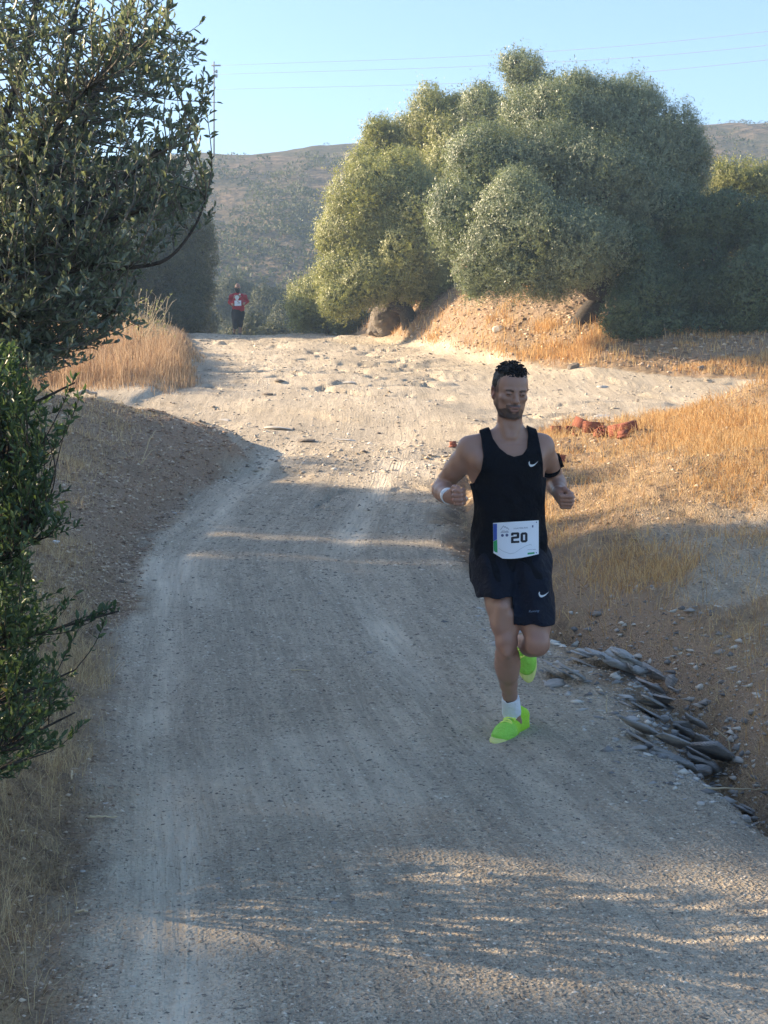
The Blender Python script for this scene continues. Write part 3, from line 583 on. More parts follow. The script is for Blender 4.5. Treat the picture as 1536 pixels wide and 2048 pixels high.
for (px, py, rx, ry, rz, L, br, lb, dz) in [
    (1111, 866, 0, 90, 10, .12, 0, 'square end piece of hollow brick, apart left of the pile', .09), (1141, 864, 5, 8, 70, .20, .1, 'hollow brick lying low just right of the separate leftmost piece', .05),
    (1163, 860, 10, -22, 155, .24, 0, 'hollow brick tilted up on top of the pile, highest of all', .14), (1186, 862, 0, 4, 12, .26, 0, 'long hollow brick lying level in the middle of the pile', .09),
    (1208, 868, 60, 6, 40, .20, .25, 'broken hollow brick leaning behind the straw tufts', .06), (1234, 868, 14, 12, 150, .22, .15, 'hollow brick with grooved side facing out, left of the rightmost one', .08), (1256, 864, 0, -14, 14, .22, 0, 'rightmost hollow brick of the pile, slightly tilted', .09)]:
    g0 = G(px, py + 6); o = brick_np(L=L * .88, W=.09, Hh=.13, broken=br).build('hollow_brick', clay); o.location = tuple(g0 + [0, 0, dz * .85]); o.rotation_euler = (R(rx), R(ry), R(rz)); tag(o, lb, 'brick', BG)
for (px, py, s_, lb) in [(1150, 874, .05, 'small brick shard below the tilted brick'), (1247, 876, .07, 'flat brick shard in front of the rightmost brick'), (906, 895, .05, 'red brick shard left of the near runner shoulder'), (1195, 874, .05, 'dark brick shard under the long level brick'), (1128, 925, .06, 'red brick shard in the straw right of the near runner armband')]:
    g0 = G(px, py); b = MB(); b.box((0, 0, 0), (s_, s_ * .6, .012), jit=.004); b.box((0, s_ * .5, .03), (s_ * .8, .008, .03), jit=.004); o = b.build('brick_shard', clay); o.location = tuple(g0 + [0, 0, .015]); o.rotation_euler = (R(12), R(8), R(px)); tag(o, lb, 'brick shard', 'brick shards around the pile')
# stones
def stone_np(n=2, flat=.35, rough=.22, seed=0):
    r_ = np.random.default_rng(seed); import bmesh
    bm = bmesh.new(); bmesh.ops.create_icosphere(bm, subdivisions=n, radius=1); v = np.array([tuple(q.co) for q in bm.verts]); f = np.array([[q.index for q in t.verts] for t in bm.faces]); bm.free()
    for _ in range(7): d = unit(r_.normal(size=3)); o = r_.uniform(.45, .85); ex = np.maximum(v @ d - o, 0); v = v - ex[:, None] * d
    v = v * (1 + rough * .3 * fbm(v[:, 0] * 3 + seed, v[:, 1] * 3 + v[:, 2] * 2, seed, 2)[:, None]); v *= [1, .72, flat]; return v, f
slate = mat('slate', (.20, .205, .21), .8, .3); k = N(slate); co = k.coord(); mp = k.n('ShaderNodeMapping'); mp.inputs['Scale'].default_value = (1, 1, 7); k.l(co, mp.inputs[0])
k.l(k.mix(k.noise(mp.outputs[0], 9, 5), (.27, .26, .25), (.58, .54, .49)), k.b.inputs['Base Color']); k.l(k.bump(k.noise(mp.outputs[0], 20, 5), .02), k.b.inputs['Normal'])
paleS = mat('pale_stone', (.5, .47, .41), .85, .3); k = N(paleS); k.l(k.mix(k.noise(k.coord(), 14, 5), (.33, .30, .26), (.58, .55, .50)), k.b.inputs['Base Color'])
rockM = mat('brown_rock', (.2, .17, .14), .9, .2); k = N(rockM); co = k.coord(); k.l(k.mix(k.noise(co, 5, 6), (.07, .06, .05), (.26, .22, .18)), k.b.inputs['Base Color']); k.l(k.bump(k.noise(co, 9, 6), .06), k.b.inputs['Normal'])
st = [(1248, 1393, 34, .22, slate, 'flat oval grey slate lying in the gully rubble'), (1262, 1440, 44, .28, slate, 'long grey slate slab below the flat oval slate'), (1150, 1345, 26, .3, slate, 'pale grey stone at the left end of the rubble patch'),
      (1325, 1440, 24, .7, slate, 'dark round stone at the bottom of the gully'), (1505, 1432, 22, .5, slate, 'grey stone with a dark chip near the right edge above the gully'), (1275, 1500, 34, .3, slate, 'broad grey slate at the road edge below the long slab'),
      (1320, 1478, 40, .3, slate, 'streaked grey slate right of the broad slate at the road edge'), (1400, 1545, 44, .5, slate, 'large streaked slate sticking out at the gully foot'), (1110, 1372, 38, .5, slate, 'striped slate at the track edge by the near runner knee'),
      (1345, 1375, 30, .8, slate, 'upright pale slate on the right wall of the gully'), (1316, 1395, 34, .8, slate, 'upright grey slate on the left wall of the gully'), (739, 1308, 13, .5, slate, 'small loose stone in the middle of the track'),
      (961, 1218, 15, .3, paleS, 'white stone chip left of the near runner thigh'), (956, 1232, 14, .25, paleS, 'flat pale chip at the track edge left of the near runner knee'), (350, 1027, 12, .3, paleS, 'pale stone on the left side of the track below the mound'),
      (925, 1003, 26, .7, paleS, 'pale stone behind the near runner wrist'), (700, 765, 34, .12, paleS, 'white flat stone patch in the sunlit upper track'), (1210, 832, 40, .14, paleS, 'pale flat rock slab beyond the brick pile'), (1205, 775, 20, .3, paleS, 'small white stone on the side track'),
      (560, 858, 55, .16, paleS, 'long low rock ledge across the middle of the track'), (610, 882, 42, .22, rockM, 'dark rough rock ledge below the long pale ledge'), (690, 880, 44, .14, paleS, 'pale rock ledge right of the dark ledge'), (450, 840, 26, .2, paleS, 'pale rock ledge at the foot of the side track'),
      (536, 790, 22, .35, rockM, 'brown rock in the dip of the upper track'), (560, 765, 20, .3, rockM, 'small brown rock above the dip of the upper track'), (1000, 663, 26, .6, paleS, 'pale rock on the slope left of the large olive tree'), (1148, 736, 26, .6, rockM, 'dark brown boulder in the orange grass above the side track'),
      (1402, 738, 22, .6, rockM, 'dark brown boulder in the orange grass towards the right edge'), (1060, 700, 18, .5, rockM, 'brown rock on the slope below the large olive trunk'), (668, 1808, 11, .6, slate, 'dark pebble left of the long sun streak'), (508, 1778, 11, .6, slate, 'dark pebble in the left half of the near track'),
      (436, 1758, 12, .4, slate, 'thin dark stone in the left wheel track'), (1058, 1752, 0, .4, slate, ''), (980, 1752, 12, .5, slate, 'grey pebble above the sun streak'), (210, 1608, 18, .2, paleS, 'flat pale stone near the left verge'), (165, 1743, 14, .25, paleS, 'pale flake beside the left verge grass'), (265, 1975, 14, .25, paleS, 'pale flake low in the left of the near track'),
      (1490, 1640, 34, .4, slate, 'slate outcrop at the right edge of the near track'), (1080, 1240, 0, .4, slate, ''), (640, 1188, 9, .4, slate, 'small stone in the shaded centre of the track'), (245, 1165, 16, .3, rockM, 'dark flat clod by the left verge')]
for i, (px, py, rp, fl, m, lb) in enumerate(st):
    if not rp: continue
    g0 = G(px, py); s_ = M(rp, g0[1]) * .62; v, f = stone_np(3 if rp > 25 else 2, fl, .3, i + 1); o = mesh_np('stone', v * s_, f, m); o.location = tuple(g0 + [0, 0, s_ * fl * (.22 if fl >= .3 else -.25)]); o.rotation_euler = (R(rng.uniform(-8, 8)), R(rng.uniform(-8, 8) + (55 if 'upright' in lb else 0)), R(rng.uniform(-35, 35))); tag(o, lb, 'stone', 'loose stones on and beside the track')
# layered slate ledges standing out of the gully side
for i, (px, py, wd_, n_, tilt, yaw, lb) in enumerate([(1322, 1400, .36, 10, 38, 20, 'layered grey slate ledge cut by the gully beside the flat oval slate'), (1412, 1545, .34, 10, 36, 30, 'layered slate ledge at the foot of the right gully near the photo edge'), (1118, 1362, .26, 8, 32, 10, 'small layered slate ledge at the track edge by the near runner knee'), (1235, 1345, .34, 10, 24, -15, 'low blue-grey slate ledge on top of the rubble patch'), (1300, 1490, .28, 7, 30, 35, 'layered slate ledge between the two gully ledges'), (1175, 1325, .24, 8, 20, 5, 'thin-bedded slate ledge behind the small pale stone at the rubble end'), (1272, 1415, .24, 7, 30, 25, 'slate ledge just below the flat oval slate'), (1352, 1462, .26, 8, 40, 30, 'slate ledge on the far gully wall above the dark round stone'), (1500, 1640, .20, 6, 28, 30, 'layered slate ledge low at the right edge')]):
    g0 = G(px, py); b = MB(); Rr_ = rotm('Z', R(yaw)) @ rotm('Y', R(tilt))
    for j in range(n_):
        kk = rng.integers(6, 9); a_ = np.sort(rng.uniform(0, 2 * np.pi, kk)) ; q_ = np.stack([np.cos(a_) * rng.uniform(.6, 1, kk), np.sin(a_) * rng.uniform(.55, 1, kk)], 1) * wd_ * rng.uniform(.30, .55) * [1, 1.1]; th = wd_ * rng.uniform(.025, .06)
        v = np.concatenate([np.c_[q_, rng.normal(0, th * .2, kk)], np.c_[q_ * .93, th + rng.normal(0, th * .3, kk)], [[0, 0, 0]], [[0, 0, th]]]); v = v + [rng.uniform(-.14, .14) * wd_, rng.uniform(-.45, .45) * wd_, (j - n_ / 2) * wd_ * .11 + rng.normal(0, wd_ * .02)]
        t_ = np.arange(kk); u_ = (t_ + 1) % kk; b.add(v @ (Rr_ @ rotm('X', rng.normal(0, .10))).T, np.stack([t_, u_, u_ + kk, t_ + kk], 1), np.concatenate([np.stack([u_, t_, 0 * t_ + 2 * kk], 1), np.stack([t_ + kk, u_ + kk, 0 * t_ + 2 * kk + 1], 1)]))
    o = b.build('slate_ledge', slate); o.location = tuple(g0 - [0, 0, wd_ * .06]); tag(o, lb, 'rock ledge', 'slate ledges along the gully')
# rocky outcrop below the yellow-green olive
c0 = G(800, 640); b = MB()
for i in range(34):
    v, f = stone_np(4, rng.uniform(.5, .9), 0, 200 + i); s_ = rng.uniform(.22, .6); v = v * (1 + .42 * np.abs(fbm(v[:, 0] * 1.6 + i, v[:, 1] * 1.6 + v[:, 2] * 3.5, i, 5)) - .10 * fbm(v[:, 0] * 6, v[:, 2] * 9 + v[:, 1] * 5 + i, i, 3))[:, None]; p_ = P(rng.uniform(770, 945), rng.uniform(580, 645), c0[1] + rng.uniform(-.2, 1.2)); p_[2] = min(p_[2], float(H(p_[0], p_[1])) + s_ * .3)
    a_ = rotm('X', rng.uniform(-.5, .5)) @ rotm('Z', rng.uniform(0, 6)) if 'rotm' in globals() else np.eye(3); b.add((v * s_) @ a_.T + p_, None, f)
o = b.build('rock_outcrop', rockM, origin=c0); o.location = tuple(c0); tag(o, 'dark jagged rock outcrop under the yellow-green olive tree', 'rock outcrop')
# log, sticks, stems
wood = bark_mat('weathered_wood', (.22, .20, .18), (.42, .39, .35)); strawM = mat('straw_stem', (.62, .50, .32), .7)
def stick(name, pts, r, m, lb, cat, group=None):
    g0 = np.asarray(pts[0]); c = curve(pts, 5); c = c + np.concatenate([[[0, 0, 0]], rng.normal(0, r * .5, (len(c) - 1, 3))]); b = MB(); b.tube(c - g0, np.linspace(r, r * .6, len(c)), 7); o = b.build(name, m, smooth=True); o.location = tuple(g0); return tag(o, lb, cat, group)
a_ = G(158, 796); e_ = G(192, 792); e_[1] = a_[1] + .1; e_[2] = a_[2] + .08; stick('log', [a_ + [-.05, 0, .03], (a_ + e_) / 2 + [0, 0, .06], P(193, 789, a_[1] + .1)], .035, wood, 'short grey weathered log lying on top of the brown mound', 'log')
for i, (x0, y0, x1, y1, lb) in enumerate([(178, 1644, 233, 1642, 'straight pale stick lying on the gravel left of the track'), (144, 1548, 143, 1566, 'short pale stick end by the left bush'), (152, 1832, 176, 1835, 'thin pale stem low on the left gravel'), (582, 1344, 622, 1345, 'fine straw stem in the middle of the track'), (1410, 1582, 1530, 1586, 'long pale stem at the foot of the right gully'), (1090, 1318, 1135, 1319, 'dark twig beside the rubble behind the near runner')]):
    a_, e_ = G(x0, y0), G(x1, y1); stick('stick', [a_ + [0, 0, .01], (a_ + e_) / 2 + [0, 0, .012], e_ + [0, 0, .01]], .0045, wood if i == 5 else strawM, lb, 'stick', 'loose sticks on the ground')
for i, (bx, by, pts, lb) in enumerate([(282, 930, [(300, 880), (312, 860)], 'taller of two dry stems on the brown mound'), (282, 930, [(300, 905), (311, 899)], 'shorter of two dry stems on the brown mound'), (1326, 672, [(1316, 655), (1312, 642)], 'left of two dry stems before the dark shrub'), (1332, 676, [(1330, 660), (1328, 648)], 'right of two dry stems before the dark shrub'), (1213, 1425, [(1212, 1405), (1214, 1390)], 'upright straw stem in the gully rubble'), (1462, 1512, [(1455, 1480), (1430, 1455)], 'curved pale stem arching over the gully')]):
    g0 = G(bx, by); P_ = [g0] + [P(a, b_, g0[1]) for a, b_ in pts]; stick('dry_stem', P_, .0011 * g0[1] ** .5 * 1.2, strawM, lb, 'stem', 'single dry stems')
# crumpled white plastic in the grass
g0 = G(112, 1090); v, f = stone_np(3, .5, 0, 77); v = v * .035 * (1 + .5 * fbm(v[:, 0] * 3, v[:, 1] * 3 + v[:, 2] * 3, 5, 3)[:, None]); o = mesh_np('plastic_scrap', v, f, mat('white_plastic', (.75, .76, .78), .35, .5)); o.location = tuple(g0 + [0, 0, .02]); tag(o, 'crumpled white plastic scrap in the dry grass by the left bush', 'litter')
# gravel chips all over the track: nobody could count them
def chips(n, ylo, yhi, xf, dens, smin, smax, name, m, lb):
    x, y = sample(n, ylo, yhi, xf, dens); n = len(x); z = H(x, y); s_ = smin * (smax / smin) ** (rng.random(n) ** 2.6) * np.clip(y / 6, .75, 3) ** .8
    base_ = np.array([[1, 0, 0], [0, 1, 0], [-1, 0, 0], [0, -1, 0], [0, 0, 1], [0, 0, -1.]]); V = np.tile(base_, (n, 1, 1)) * (1 + rng.uniform(-.45, .35, (n, 6, 1))) + rng.normal(0, .18, (n, 6, 3)); V *= np.stack([s_ * rng.uniform(.8, 1.6, n), s_ * rng.uniform(.5, 1, n), s_ * rng.uniform(.25, .6, n)], -1)[:, None]
    a = rng.uniform(0, 2 * np.pi, n); c_, s2 = np.cos(a)[:, None], np.sin(a)[:, None]; V = np.stack([V[..., 0] * c_ - V[..., 1] * s2, V[..., 0] * s2 + V[..., 1] * c_, V[..., 2]], -1) + np.stack([x, y, z], -1)[:, None]
    F = np.array([[0, 1, 4], [1, 2, 4], [2, 3, 4], [3, 0, 4], [1, 0, 5], [2, 1, 5], [3, 2, 5], [0, 3, 5]]); F = (np.arange(n)[:, None, None] * 6 + F[None]).reshape(-1, 3)
    return tag(mesh_np(name, V.reshape(-1, 3), F, m, attrs={'tint': np.repeat(rng.random(n), 6)}), lb, 'gravel', kind='stuff')
chipM = mat('gravel_chip', (.3, .28, .25), .85, .25); k = N(chipM); k.l(k.ramp(k.attr('tint').outputs['Fac'], [(0, (.16, .14, .12)), (.3, (.32, .27, .21)), (.8, (.52, .44, .34)), (1, (.78, .70, .58))]), k.b.inputs['Base Color'])
def dg(x, y): m_ = ground_masks(x, y); lat_ = x - roadC(y); return m_[:, 0] * np.clip(1.05 - .85 * m_[:, 2], .1, 1)
chips(150000, 3.0, 16, lambda y: (roadL(y) - .1, .31 * y + .3), dg, .0022, .011, 'gravel', chipM, 'loose grey slate gravel spread over the shaded track')
soilC = mat('soil_clod', (.2, .14, .1), .9, .2); k = N(soilC); k.l(k.ramp(k.attr('tint').outputs['Fac'], [(0, (.18, .12, .08)), (.6, (.42, .30, .21)), (1, (.68, .56, .42))]), k.b.inputs['Base Color'])
chips(60000, 3.4, 20, lambda y: (-.31 * y - .5, .33 * y + .3), lambda x, y: (1 - ground_masks(x, y)[:, 0]) * .9, .003, .016, 'soil_clods', soilC, 'brown soil crumbs and chips over the banks beside the track')
def dsl(x, y): return np.exp(-((x - gulX(y) + .05) / .42) ** 2) * sstep(5, 6.5, y) * (1 - sstep(9.2, 10.2, y))
chips(45000, 9, 19.5, lambda y: (-.31 * y - .5, roadL(y) + .1), lambda x, y: (1 - ground_masks(x, y)[:, 0]) * .9, .004, .016, 'soil_clods', soilC, 'crumbled soil and stone chips over the brown mound')
chips(60000, 26, 46, lambda y: (0 * y - 2, .31 * y), lambda x, y: sstep(0, .5, y - np.interp(x, XE, YE)) * .9, .005, .030, 'scree', soilC, 'brown scree and stone chips on the slope below the olive trees')
slc = mat('slate_chip', (.2, .2, .2), .8); k = N(slc); k.l(k.ramp(k.attr('tint').outputs['Fac'], [(0, (.14, .135, .13)), (.6, (.38, .36, .33)), (1, (.68, .63, .54))]), k.b.inputs['Base Color'])
chips(17000, 4.8, 10.4, lambda y: (gulX(y) - .9, gulX(y) + .8), dsl, .004, .034, 'slate_rubble', slc, 'broken grey slate rubble along the right edge of the track')
chips(26000, 16, 44, lambda y: (np.maximum(roadL(y), -.31 * y), np.minimum(roadR(y), .31 * y)), lambda x, y: .5 + 0 * x, .004, .02, 'gravel', chipM, 'small stones scattered over the sunlit upper track')
# ------------------------------------------------------------------ power line on the ridge
Yp = 150.; pt_, pb_ = P(428, 123, Yp), P(428, 312, Yp); g0 = gz(pb_[0], Yp); pole = root('utility_pole', g0, 'thin utility pole standing on the far ridge behind the near tree', 'pole'); grey = mat('pole_grey', (.16, .15, .15), .8)
b = MB(); b.tube([g0 - [0, 0, 1], pt_], [.10, .07], 8); b.build('pole_shaft', grey, pole); b = MB(); b.box(P(432, 131, Yp), (.48, .07, .07)); b.build('crossarm', grey, pole)
b = MB()
for px, py in ((431, 152), (431, 143)): b.tube([P(428, py, Yp), P(px + 2, py, Yp)], .06, 6); b.tube([P(px + 2, py - 3, Yp), P(px + 2, py + 3, Yp)], .12, 6)
b.build('insulator', grey, pole)
wm_ = mat('wire', (.13, .14, .16), .6)
for (a, b_, c_, lb) in [((437, 131), (1000, 109), (1560, 60), 'highest of the three power lines crossing the sky'), ((433, 149), (1000, 130), (1560, 88), 'middle power line crossing the sky'), ((433, 179), (1000, 163), (1560, 117), 'lowest of the three power lines crossing the sky')]:
    p_ = [P(*a, Yp), P(*b_, 125), P(*c_, 100), P(c_[0] + 1400, c_[1] - 190, 60)]; bb = MB(); g0 = p_[0]; bb.tube(curve(p_, 14) - g0, .017, 5); o = bb.build('power_line', wm_); o.location = tuple(g0); tag(o, lb, 'power line', 'power lines over the trees')
# ================================================================== PEOPLE  (implicit surfaces, polygonised into one mesh per body / garment)
GO = np.zeros(3); BH = .0034
class Field:
    def __init__(s, lo, hi, h):
        s.lo = np.asarray(lo, float); s.h = h; s.n = np.ceil((np.asarray(hi) - s.lo) / h).astype(int) + 1
        s.lo = GO + np.round((s.lo - GO) / h) * h if h == BH else s.lo
        s.f = np.full(s.n, .2, np.float32); s.ax = [s.lo[i] + h * np.arange(s.n[i]) for i in range(3)]
    def box(s, lo, hi):
        a = np.clip(np.floor((np.asarray(lo) - s.lo) / s.h).astype(int), 0, s.n); b = np.clip(np.ceil((np.asarray(hi) - s.lo) / s.h).astype(int) + 1, 0, s.n)
        sl = tuple(slice(a[i], b[i]) for i in range(3)); return sl, [s.ax[0][sl[0]][:, None, None], s.ax[1][sl[1]][None, :, None], s.ax[2][sl[2]][None, None, :]]
    def put(s, sl, d, k, op='u'):
        a = s.f[sl]
        if a.size == 0: return
        if op == 'u':
            h = np.maximum(k - np.abs(a - d), 0) / k; s.f[sl] = np.minimum(a, d) - h * h * k * .25
        else:
            d = -d; h = np.maximum(k - np.abs(a - d), 0) / k; s.f[sl] = np.maximum(a, d) + h * h * k * .25
    def cap(s, p, q, r1, r2, k=.02, op='u', flat=None):
        p = np.asarray(p, float); q = np.asarray(q, float); m = max(r1, r2) + k + s.h * 3 + .02
        sl, (X, Y, Z) = s.box(np.minimum(p, q) - m, np.maximum(p, q) + m); d = q - p; L2 = d @ d + 1e-12
        t = np.clip(((X - p[0]) * d[0] + (Y - p[1]) * d[1] + (Z - p[2]) * d[2]) / L2, 0, 1)
        s.put(sl, (np.sqrt((X - p[0] - t * d[0]) ** 2 + (Y - p[1] - t * d[1]) ** 2 + (Z - p[2] - t * d[2]) ** 2) - (r1 + (r2 - r1) * t)).astype(np.float32), k, op)
    def chain(s, pts, rad, k=.02):
        for i in range(len(pts) - 1): s.cap(pts[i], pts[i + 1], rad[i], rad[i + 1], k)
    def ell(s, c, r, k=.02, Rm=None, op='u'):
        c = np.asarray(c, float); r = np.asarray(r, float); m = r.max() + k + s.h * 3 + .02
        sl, (X, Y, Z) = s.box(c - m, c + m); x, y, z = X - c[0], Y - c[1], Z - c[2]
        if Rm is not None:
            Rm = np.asarray(Rm); x, y, z = (Rm[0, 0] * x + Rm[1, 0] * y + Rm[2, 0] * z), (Rm[0, 1] * x + Rm[1, 1] * y + Rm[2, 1] * z), (Rm[0, 2] * x + Rm[1, 2] * y + Rm[2, 2] * z)
        k0 = np.sqrt((x / r[0]) ** 2 + (y / r[1]) ** 2 + (z / r[2]) ** 2); k1 = np.sqrt((x / r[0] ** 2) ** 2 + (y / r[1] ** 2) ** 2 + (z / r[2] ** 2) ** 2)
        s.put(sl, (k0 * (k0 - 1) / (k1 + 1e-9)).astype(np.float32), k, op)
    def loft(s, secs, k=.03, p=2.4):
        """secs: (z, cx, cy, a, b) descending or ascending in z"""
        q = np.array(sorted(secs)); zlo, zhi = q[0, 0], q[-1, 0]; mx = max(q[:, 3].max(), q[:, 4].max()) + k + .03
        sl, (X, Y, Z) = s.box([q[:, 1].min() - mx, q[:, 2].min() - mx, zlo - .04], [q[:, 1].max() + mx, q[:, 2].max() + mx, zhi + .04])
        zz = np.clip(Z, zlo, zhi); I = lambda c: np.interp(zz, q[:, 0], q[:, c]); a, b = I(3), I(4)
        u = np.abs((X - I(1)) / a); v = np.abs((Y - I(2)) / b); rr = (u ** p + v ** p) ** (1 / p)
        d = (rr - 1) * np.minimum(a, b); dz = np.maximum(zlo - Z, Z - zhi); d = np.where(dz > 0, np.sqrt(np.maximum(d, 0) ** 2 + dz ** 2), np.maximum(d, dz))
        s.put(sl, d.astype(np.float32), k)
    def wrap(s, o, off, k, msk=None):
        """union with another field on the same lattice, inflated by off"""
        d0 = np.round((s.lo - o.lo) / s.h).astype(int); a = np.maximum(0, -d0); b = np.minimum(s.n, o.n - d0); sl = tuple(slice(a[i], b[i]) for i in range(3)); so = tuple(slice(a[i] + d0[i], b[i] + d0[i]) for i in range(3))
        g = o.f[so] - off; g = g if msk is None else np.where(msk(s.ax[0][sl[0]][:, None, None], s.ax[2][None, None, sl[2]]), g, .2).astype(np.float32); s.put(sl, g, k)
    def where(s, fn):
        """intersect with fn(X,Y,Z) <= 0"""
        X, Y, Z = s.ax[0][:, None, None], s.ax[1][None, :, None], s.ax[2][None, None, :]; s.f = np.maximum(s.f, fn(X, Y, Z).astype(np.float32))
    def mesh(s, smooth=1):
        f = s.f; f[[0, -1]] = .2; f[:, [0, -1]] = .2; f[:, :, [0, -1]] = .2; ins = f < 0; n = f.shape
        cnt = np.zeros((n[0] - 1, n[1] - 1, n[2] - 1), np.uint8)
        for i in (0, 1):
            for j in (0, 1):
                for k in (0, 1): cnt += ins[i:n[0] - 1 + i, j:n[1] - 1 + j, k:n[2] - 1 + k]
        act = (cnt > 0) & (cnt < 8); idx = np.full(act.shape, -1, np.int32); c = np.argwhere(act); idx[act] = np.arange(len(c))
        acc = np.zeros((len(c), 3)); w = np.zeros(len(c)); cor = {}
        for i in (0, 1):
            for j in (0, 1):
                for k in (0, 1): cor[i, j, k] = f[c[:, 0] + i, c[:, 1] + j, c[:, 2] + k]
        for a in cor:
            for ax in range(3):
                if a[ax] == 0:
                    b = list(a); b[ax] = 1; b = tuple(b); fa, fb = cor[a], cor[b]; x = (fa < 0) != (fb < 0); t = np.where(x, fa / np.where(x, fa - fb, 1), 0)
                    pt = np.tile(np.array(a, float), (len(c), 1)); pt[:, ax] += t; acc[x] += pt[x]; w[x] += 1
        V = (c + acc / w[:, None]) * s.h + s.lo; F = []
        for ax in range(3):
            sl1 = [slice(1, -1)] * 3; sl2 = [slice(1, -1)] * 3; sl1[ax] = slice(0, -1); sl2[ax] = slice(1, None)
            A, B = ins[tuple(sl1)], ins[tuple(sl2)]; o = np.ones(3, int); o[ax] = 0; u, v = [(1, 2), (2, 0), (0, 1)][ax]
            for cond, flip in ((A & ~B, False), (~A & B, True)):
                q = np.argwhere(cond) + o; e1 = np.zeros(3, int); e1[u] = 1; e2 = np.zeros(3, int); e2[v] = 1
                g = lambda z: idx[z[:, 0], z[:, 1], z[:, 2]]
                quad = np.stack([g(q - e1 - e2), g(q - e2), g(q), g(q - e1)], 1); F.append(quad[:, ::-1] if flip else quad)
        F = np.concatenate(F); F = F[(F >= 0).all(1)]
        for _ in range(smooth):
            S = np.zeros_like(V); ct = np.zeros(len(V))
            for a, b in ((0, 1), (1, 2), (2, 3), (3, 0)):
                np.add.at(S, F[:, a], V[F[:, b]]); np.add.at(ct, F[:, a], 1); np.add.at(S, F[:, b], V[F[:, a]]); np.add.at(ct, F[:, b], 1)
            V = V * .5 + S / ct[:, None] * .5
        return V, F
def nz3(X, Y, Z, s=0): return vn(X + .37 * Z + 3 * s, Y - .61 * Z + 5, s) + vn(Z + 9, X + .5 * Y, s + 7) - 1
def skin_mat(name, base):
    m = mat(name, base, .42, .45); k = N(m); c = k.attr('col').outputs['Color']; co = k.coord()
    k.l(k.mix(k.math('MULTIPLY', k.noise(co, 55, 4), .22), c, (.30, .13, .09)), k.b.inputs['Base Color'])
    k.b.inputs['Subsurface Weight'].default_value = .04; k.b.inputs['Subsurface Radius'].default_value = (.012, .005, .003); k.b.inputs['Subsurface Scale'].default_value = .6
    k.l(k.bump(k.noise(co, 380, 3), .0008, .6), k.b.inputs['Normal']); return m
def cloth_mat(name, c, rough=.75, scale=900, sheen=.0):
    m = mat(name, c, rough, .25); k = N(m); co = k.coord(); k.l(k.mix(k.noise(co, scale, 2), [v * .75 for v in c], [v * 1.25 for v in c]), k.b.inputs['Base Color'])
    k.l(k.bump(k.noise(co, 14, 4), .035, .7), k.b.inputs['Normal']); m.node_tree.nodes['Principled BSDF'].inputs['Sheen Weight'].default_value = sheen; return m
black = cloth_mat('black_jersey', (.0035, .004, .007), .8); blackS = cloth_mat('black_shorts_cloth', (.007, .009, .018), .65)
for m_ in (black, blackS): m_.node_tree.nodes['Principled BSDF'].inputs['Specular IOR Level'].default_value = .16
skin = skin_mat('skin', (.36, .21, .15)); white = cloth_mat('white_cotton', (.78, .80, .84), .9)
hairm = mat('dark_hair', (.012, .010, .009), .6, .25); silver = mat('silver_print', (.62, .64, .66), .45, .5)
neon = cloth_mat('neon_mesh', (.42, .82, .10), .7, 240); k = N(neon); vo_ = k.n('ShaderNodeTexVoronoi'); vo_.inputs['Scale'].default_value = 230; k.l(k.coord(), vo_.inputs['Vector']); k.l(k.mix(k.ramp(vo_.outputs['Distance'], [(.25, (0, 0, 0)), (.6, (.5, .5, .5))]), k.attr('col').outputs['Color'], (.24, .58, .05)), k.b.inputs['Base Color'])
neonY = mat('neon_lace', (.86, 1., .22), .5, .4); soleM = cloth_mat('pale_yellow_foam', (.72, .74, .26), .7); ink = mat('ink', (.02, .02, .03), .6)
T_ = 6.45
SK = np.array([.37, .215, .155])

# ------------------------------------------------------------------ the runner
foot0 = P(1015, 1488, 6.40); base = np.array([foot0[0], 6.42, float(H(foot0[0], 6.42))])
run = root('person', base, 'male runner in black singlet and shorts with race number 20 and neon yellow-green shoes', 'person')
J = dict(shA=P(939, 897, 6.47), elA=P(884, 975, 6.62), wrA=P(897, 993, 6.41), shB=P(1084, 893, 6.50), elB=P(1110, 963, 6.70), wrB=P(1117, 985, 6.50),
         nk=P(1020, 868, 6.49), nk2=P(1020, 812, 6.475), hipA=P(988, 1105, 6.50), knA=P(1013, 1281, 6.32), anA=P(1022, 1408, 6.52), hipB=P(1055, 1105, 6.50), knB=P(1074, 1284, 6.28), anB=P(1043, 1277, 6.66))
F_ = Field([base[0] - .39, 6.05, base[2] - .01], [base[0] + .34, 6.90, base[2] + 1.78], BH)
def Ps(row, cxp, Y, ap, b): c = P(cxp, row, Y); return (c[2], c[0], c[1], M(ap, Y), b)
F_.loft([Ps(888, 1014, 6.50, 50, .075), Ps(905, 1015, 6.495, 62, .095), Ps(940, 1016, 6.49, 64, .108), Ps(975, 1017, 6.49, 60, .104), Ps(1030, 1018, 6.49, 56, .095), Ps(1080, 1018, 6.50, 60, .10), Ps(1120, 1020, 6.50, 70, .11), Ps(1150, 1020, 6.50, 62, .10)], .03)
for sh, sg in ((J['shA'], -1), (J['shB'], 1)):
    n0 = J['nk'] + [sg * .03, .005, -.002]
    F_.cap(n0, sh + [0, 0, .012], .040, .040, .05)                                   # trapezius / clavicle
    F_.ell(sh + [sg * .004, 0, -.014], [.052, .054, .060], .04)                       # deltoid
    F_.cap(sh + [-sg * .05, -.055, -.055], J['nk'] + [sg * .03, -.045, -.115], .045, .04, .05)  # pectoral
    F_.cap(sh + [-sg * .03, .02, -.09], J['nk'] + [sg * .105, .0, -.27], .045, .04, .04)
    F_.cap(J['nk'] + [sg * .012, -.046, -.05], sh + [-sg * .03, -.03, .018], .010, .009, .018)   # collar bone
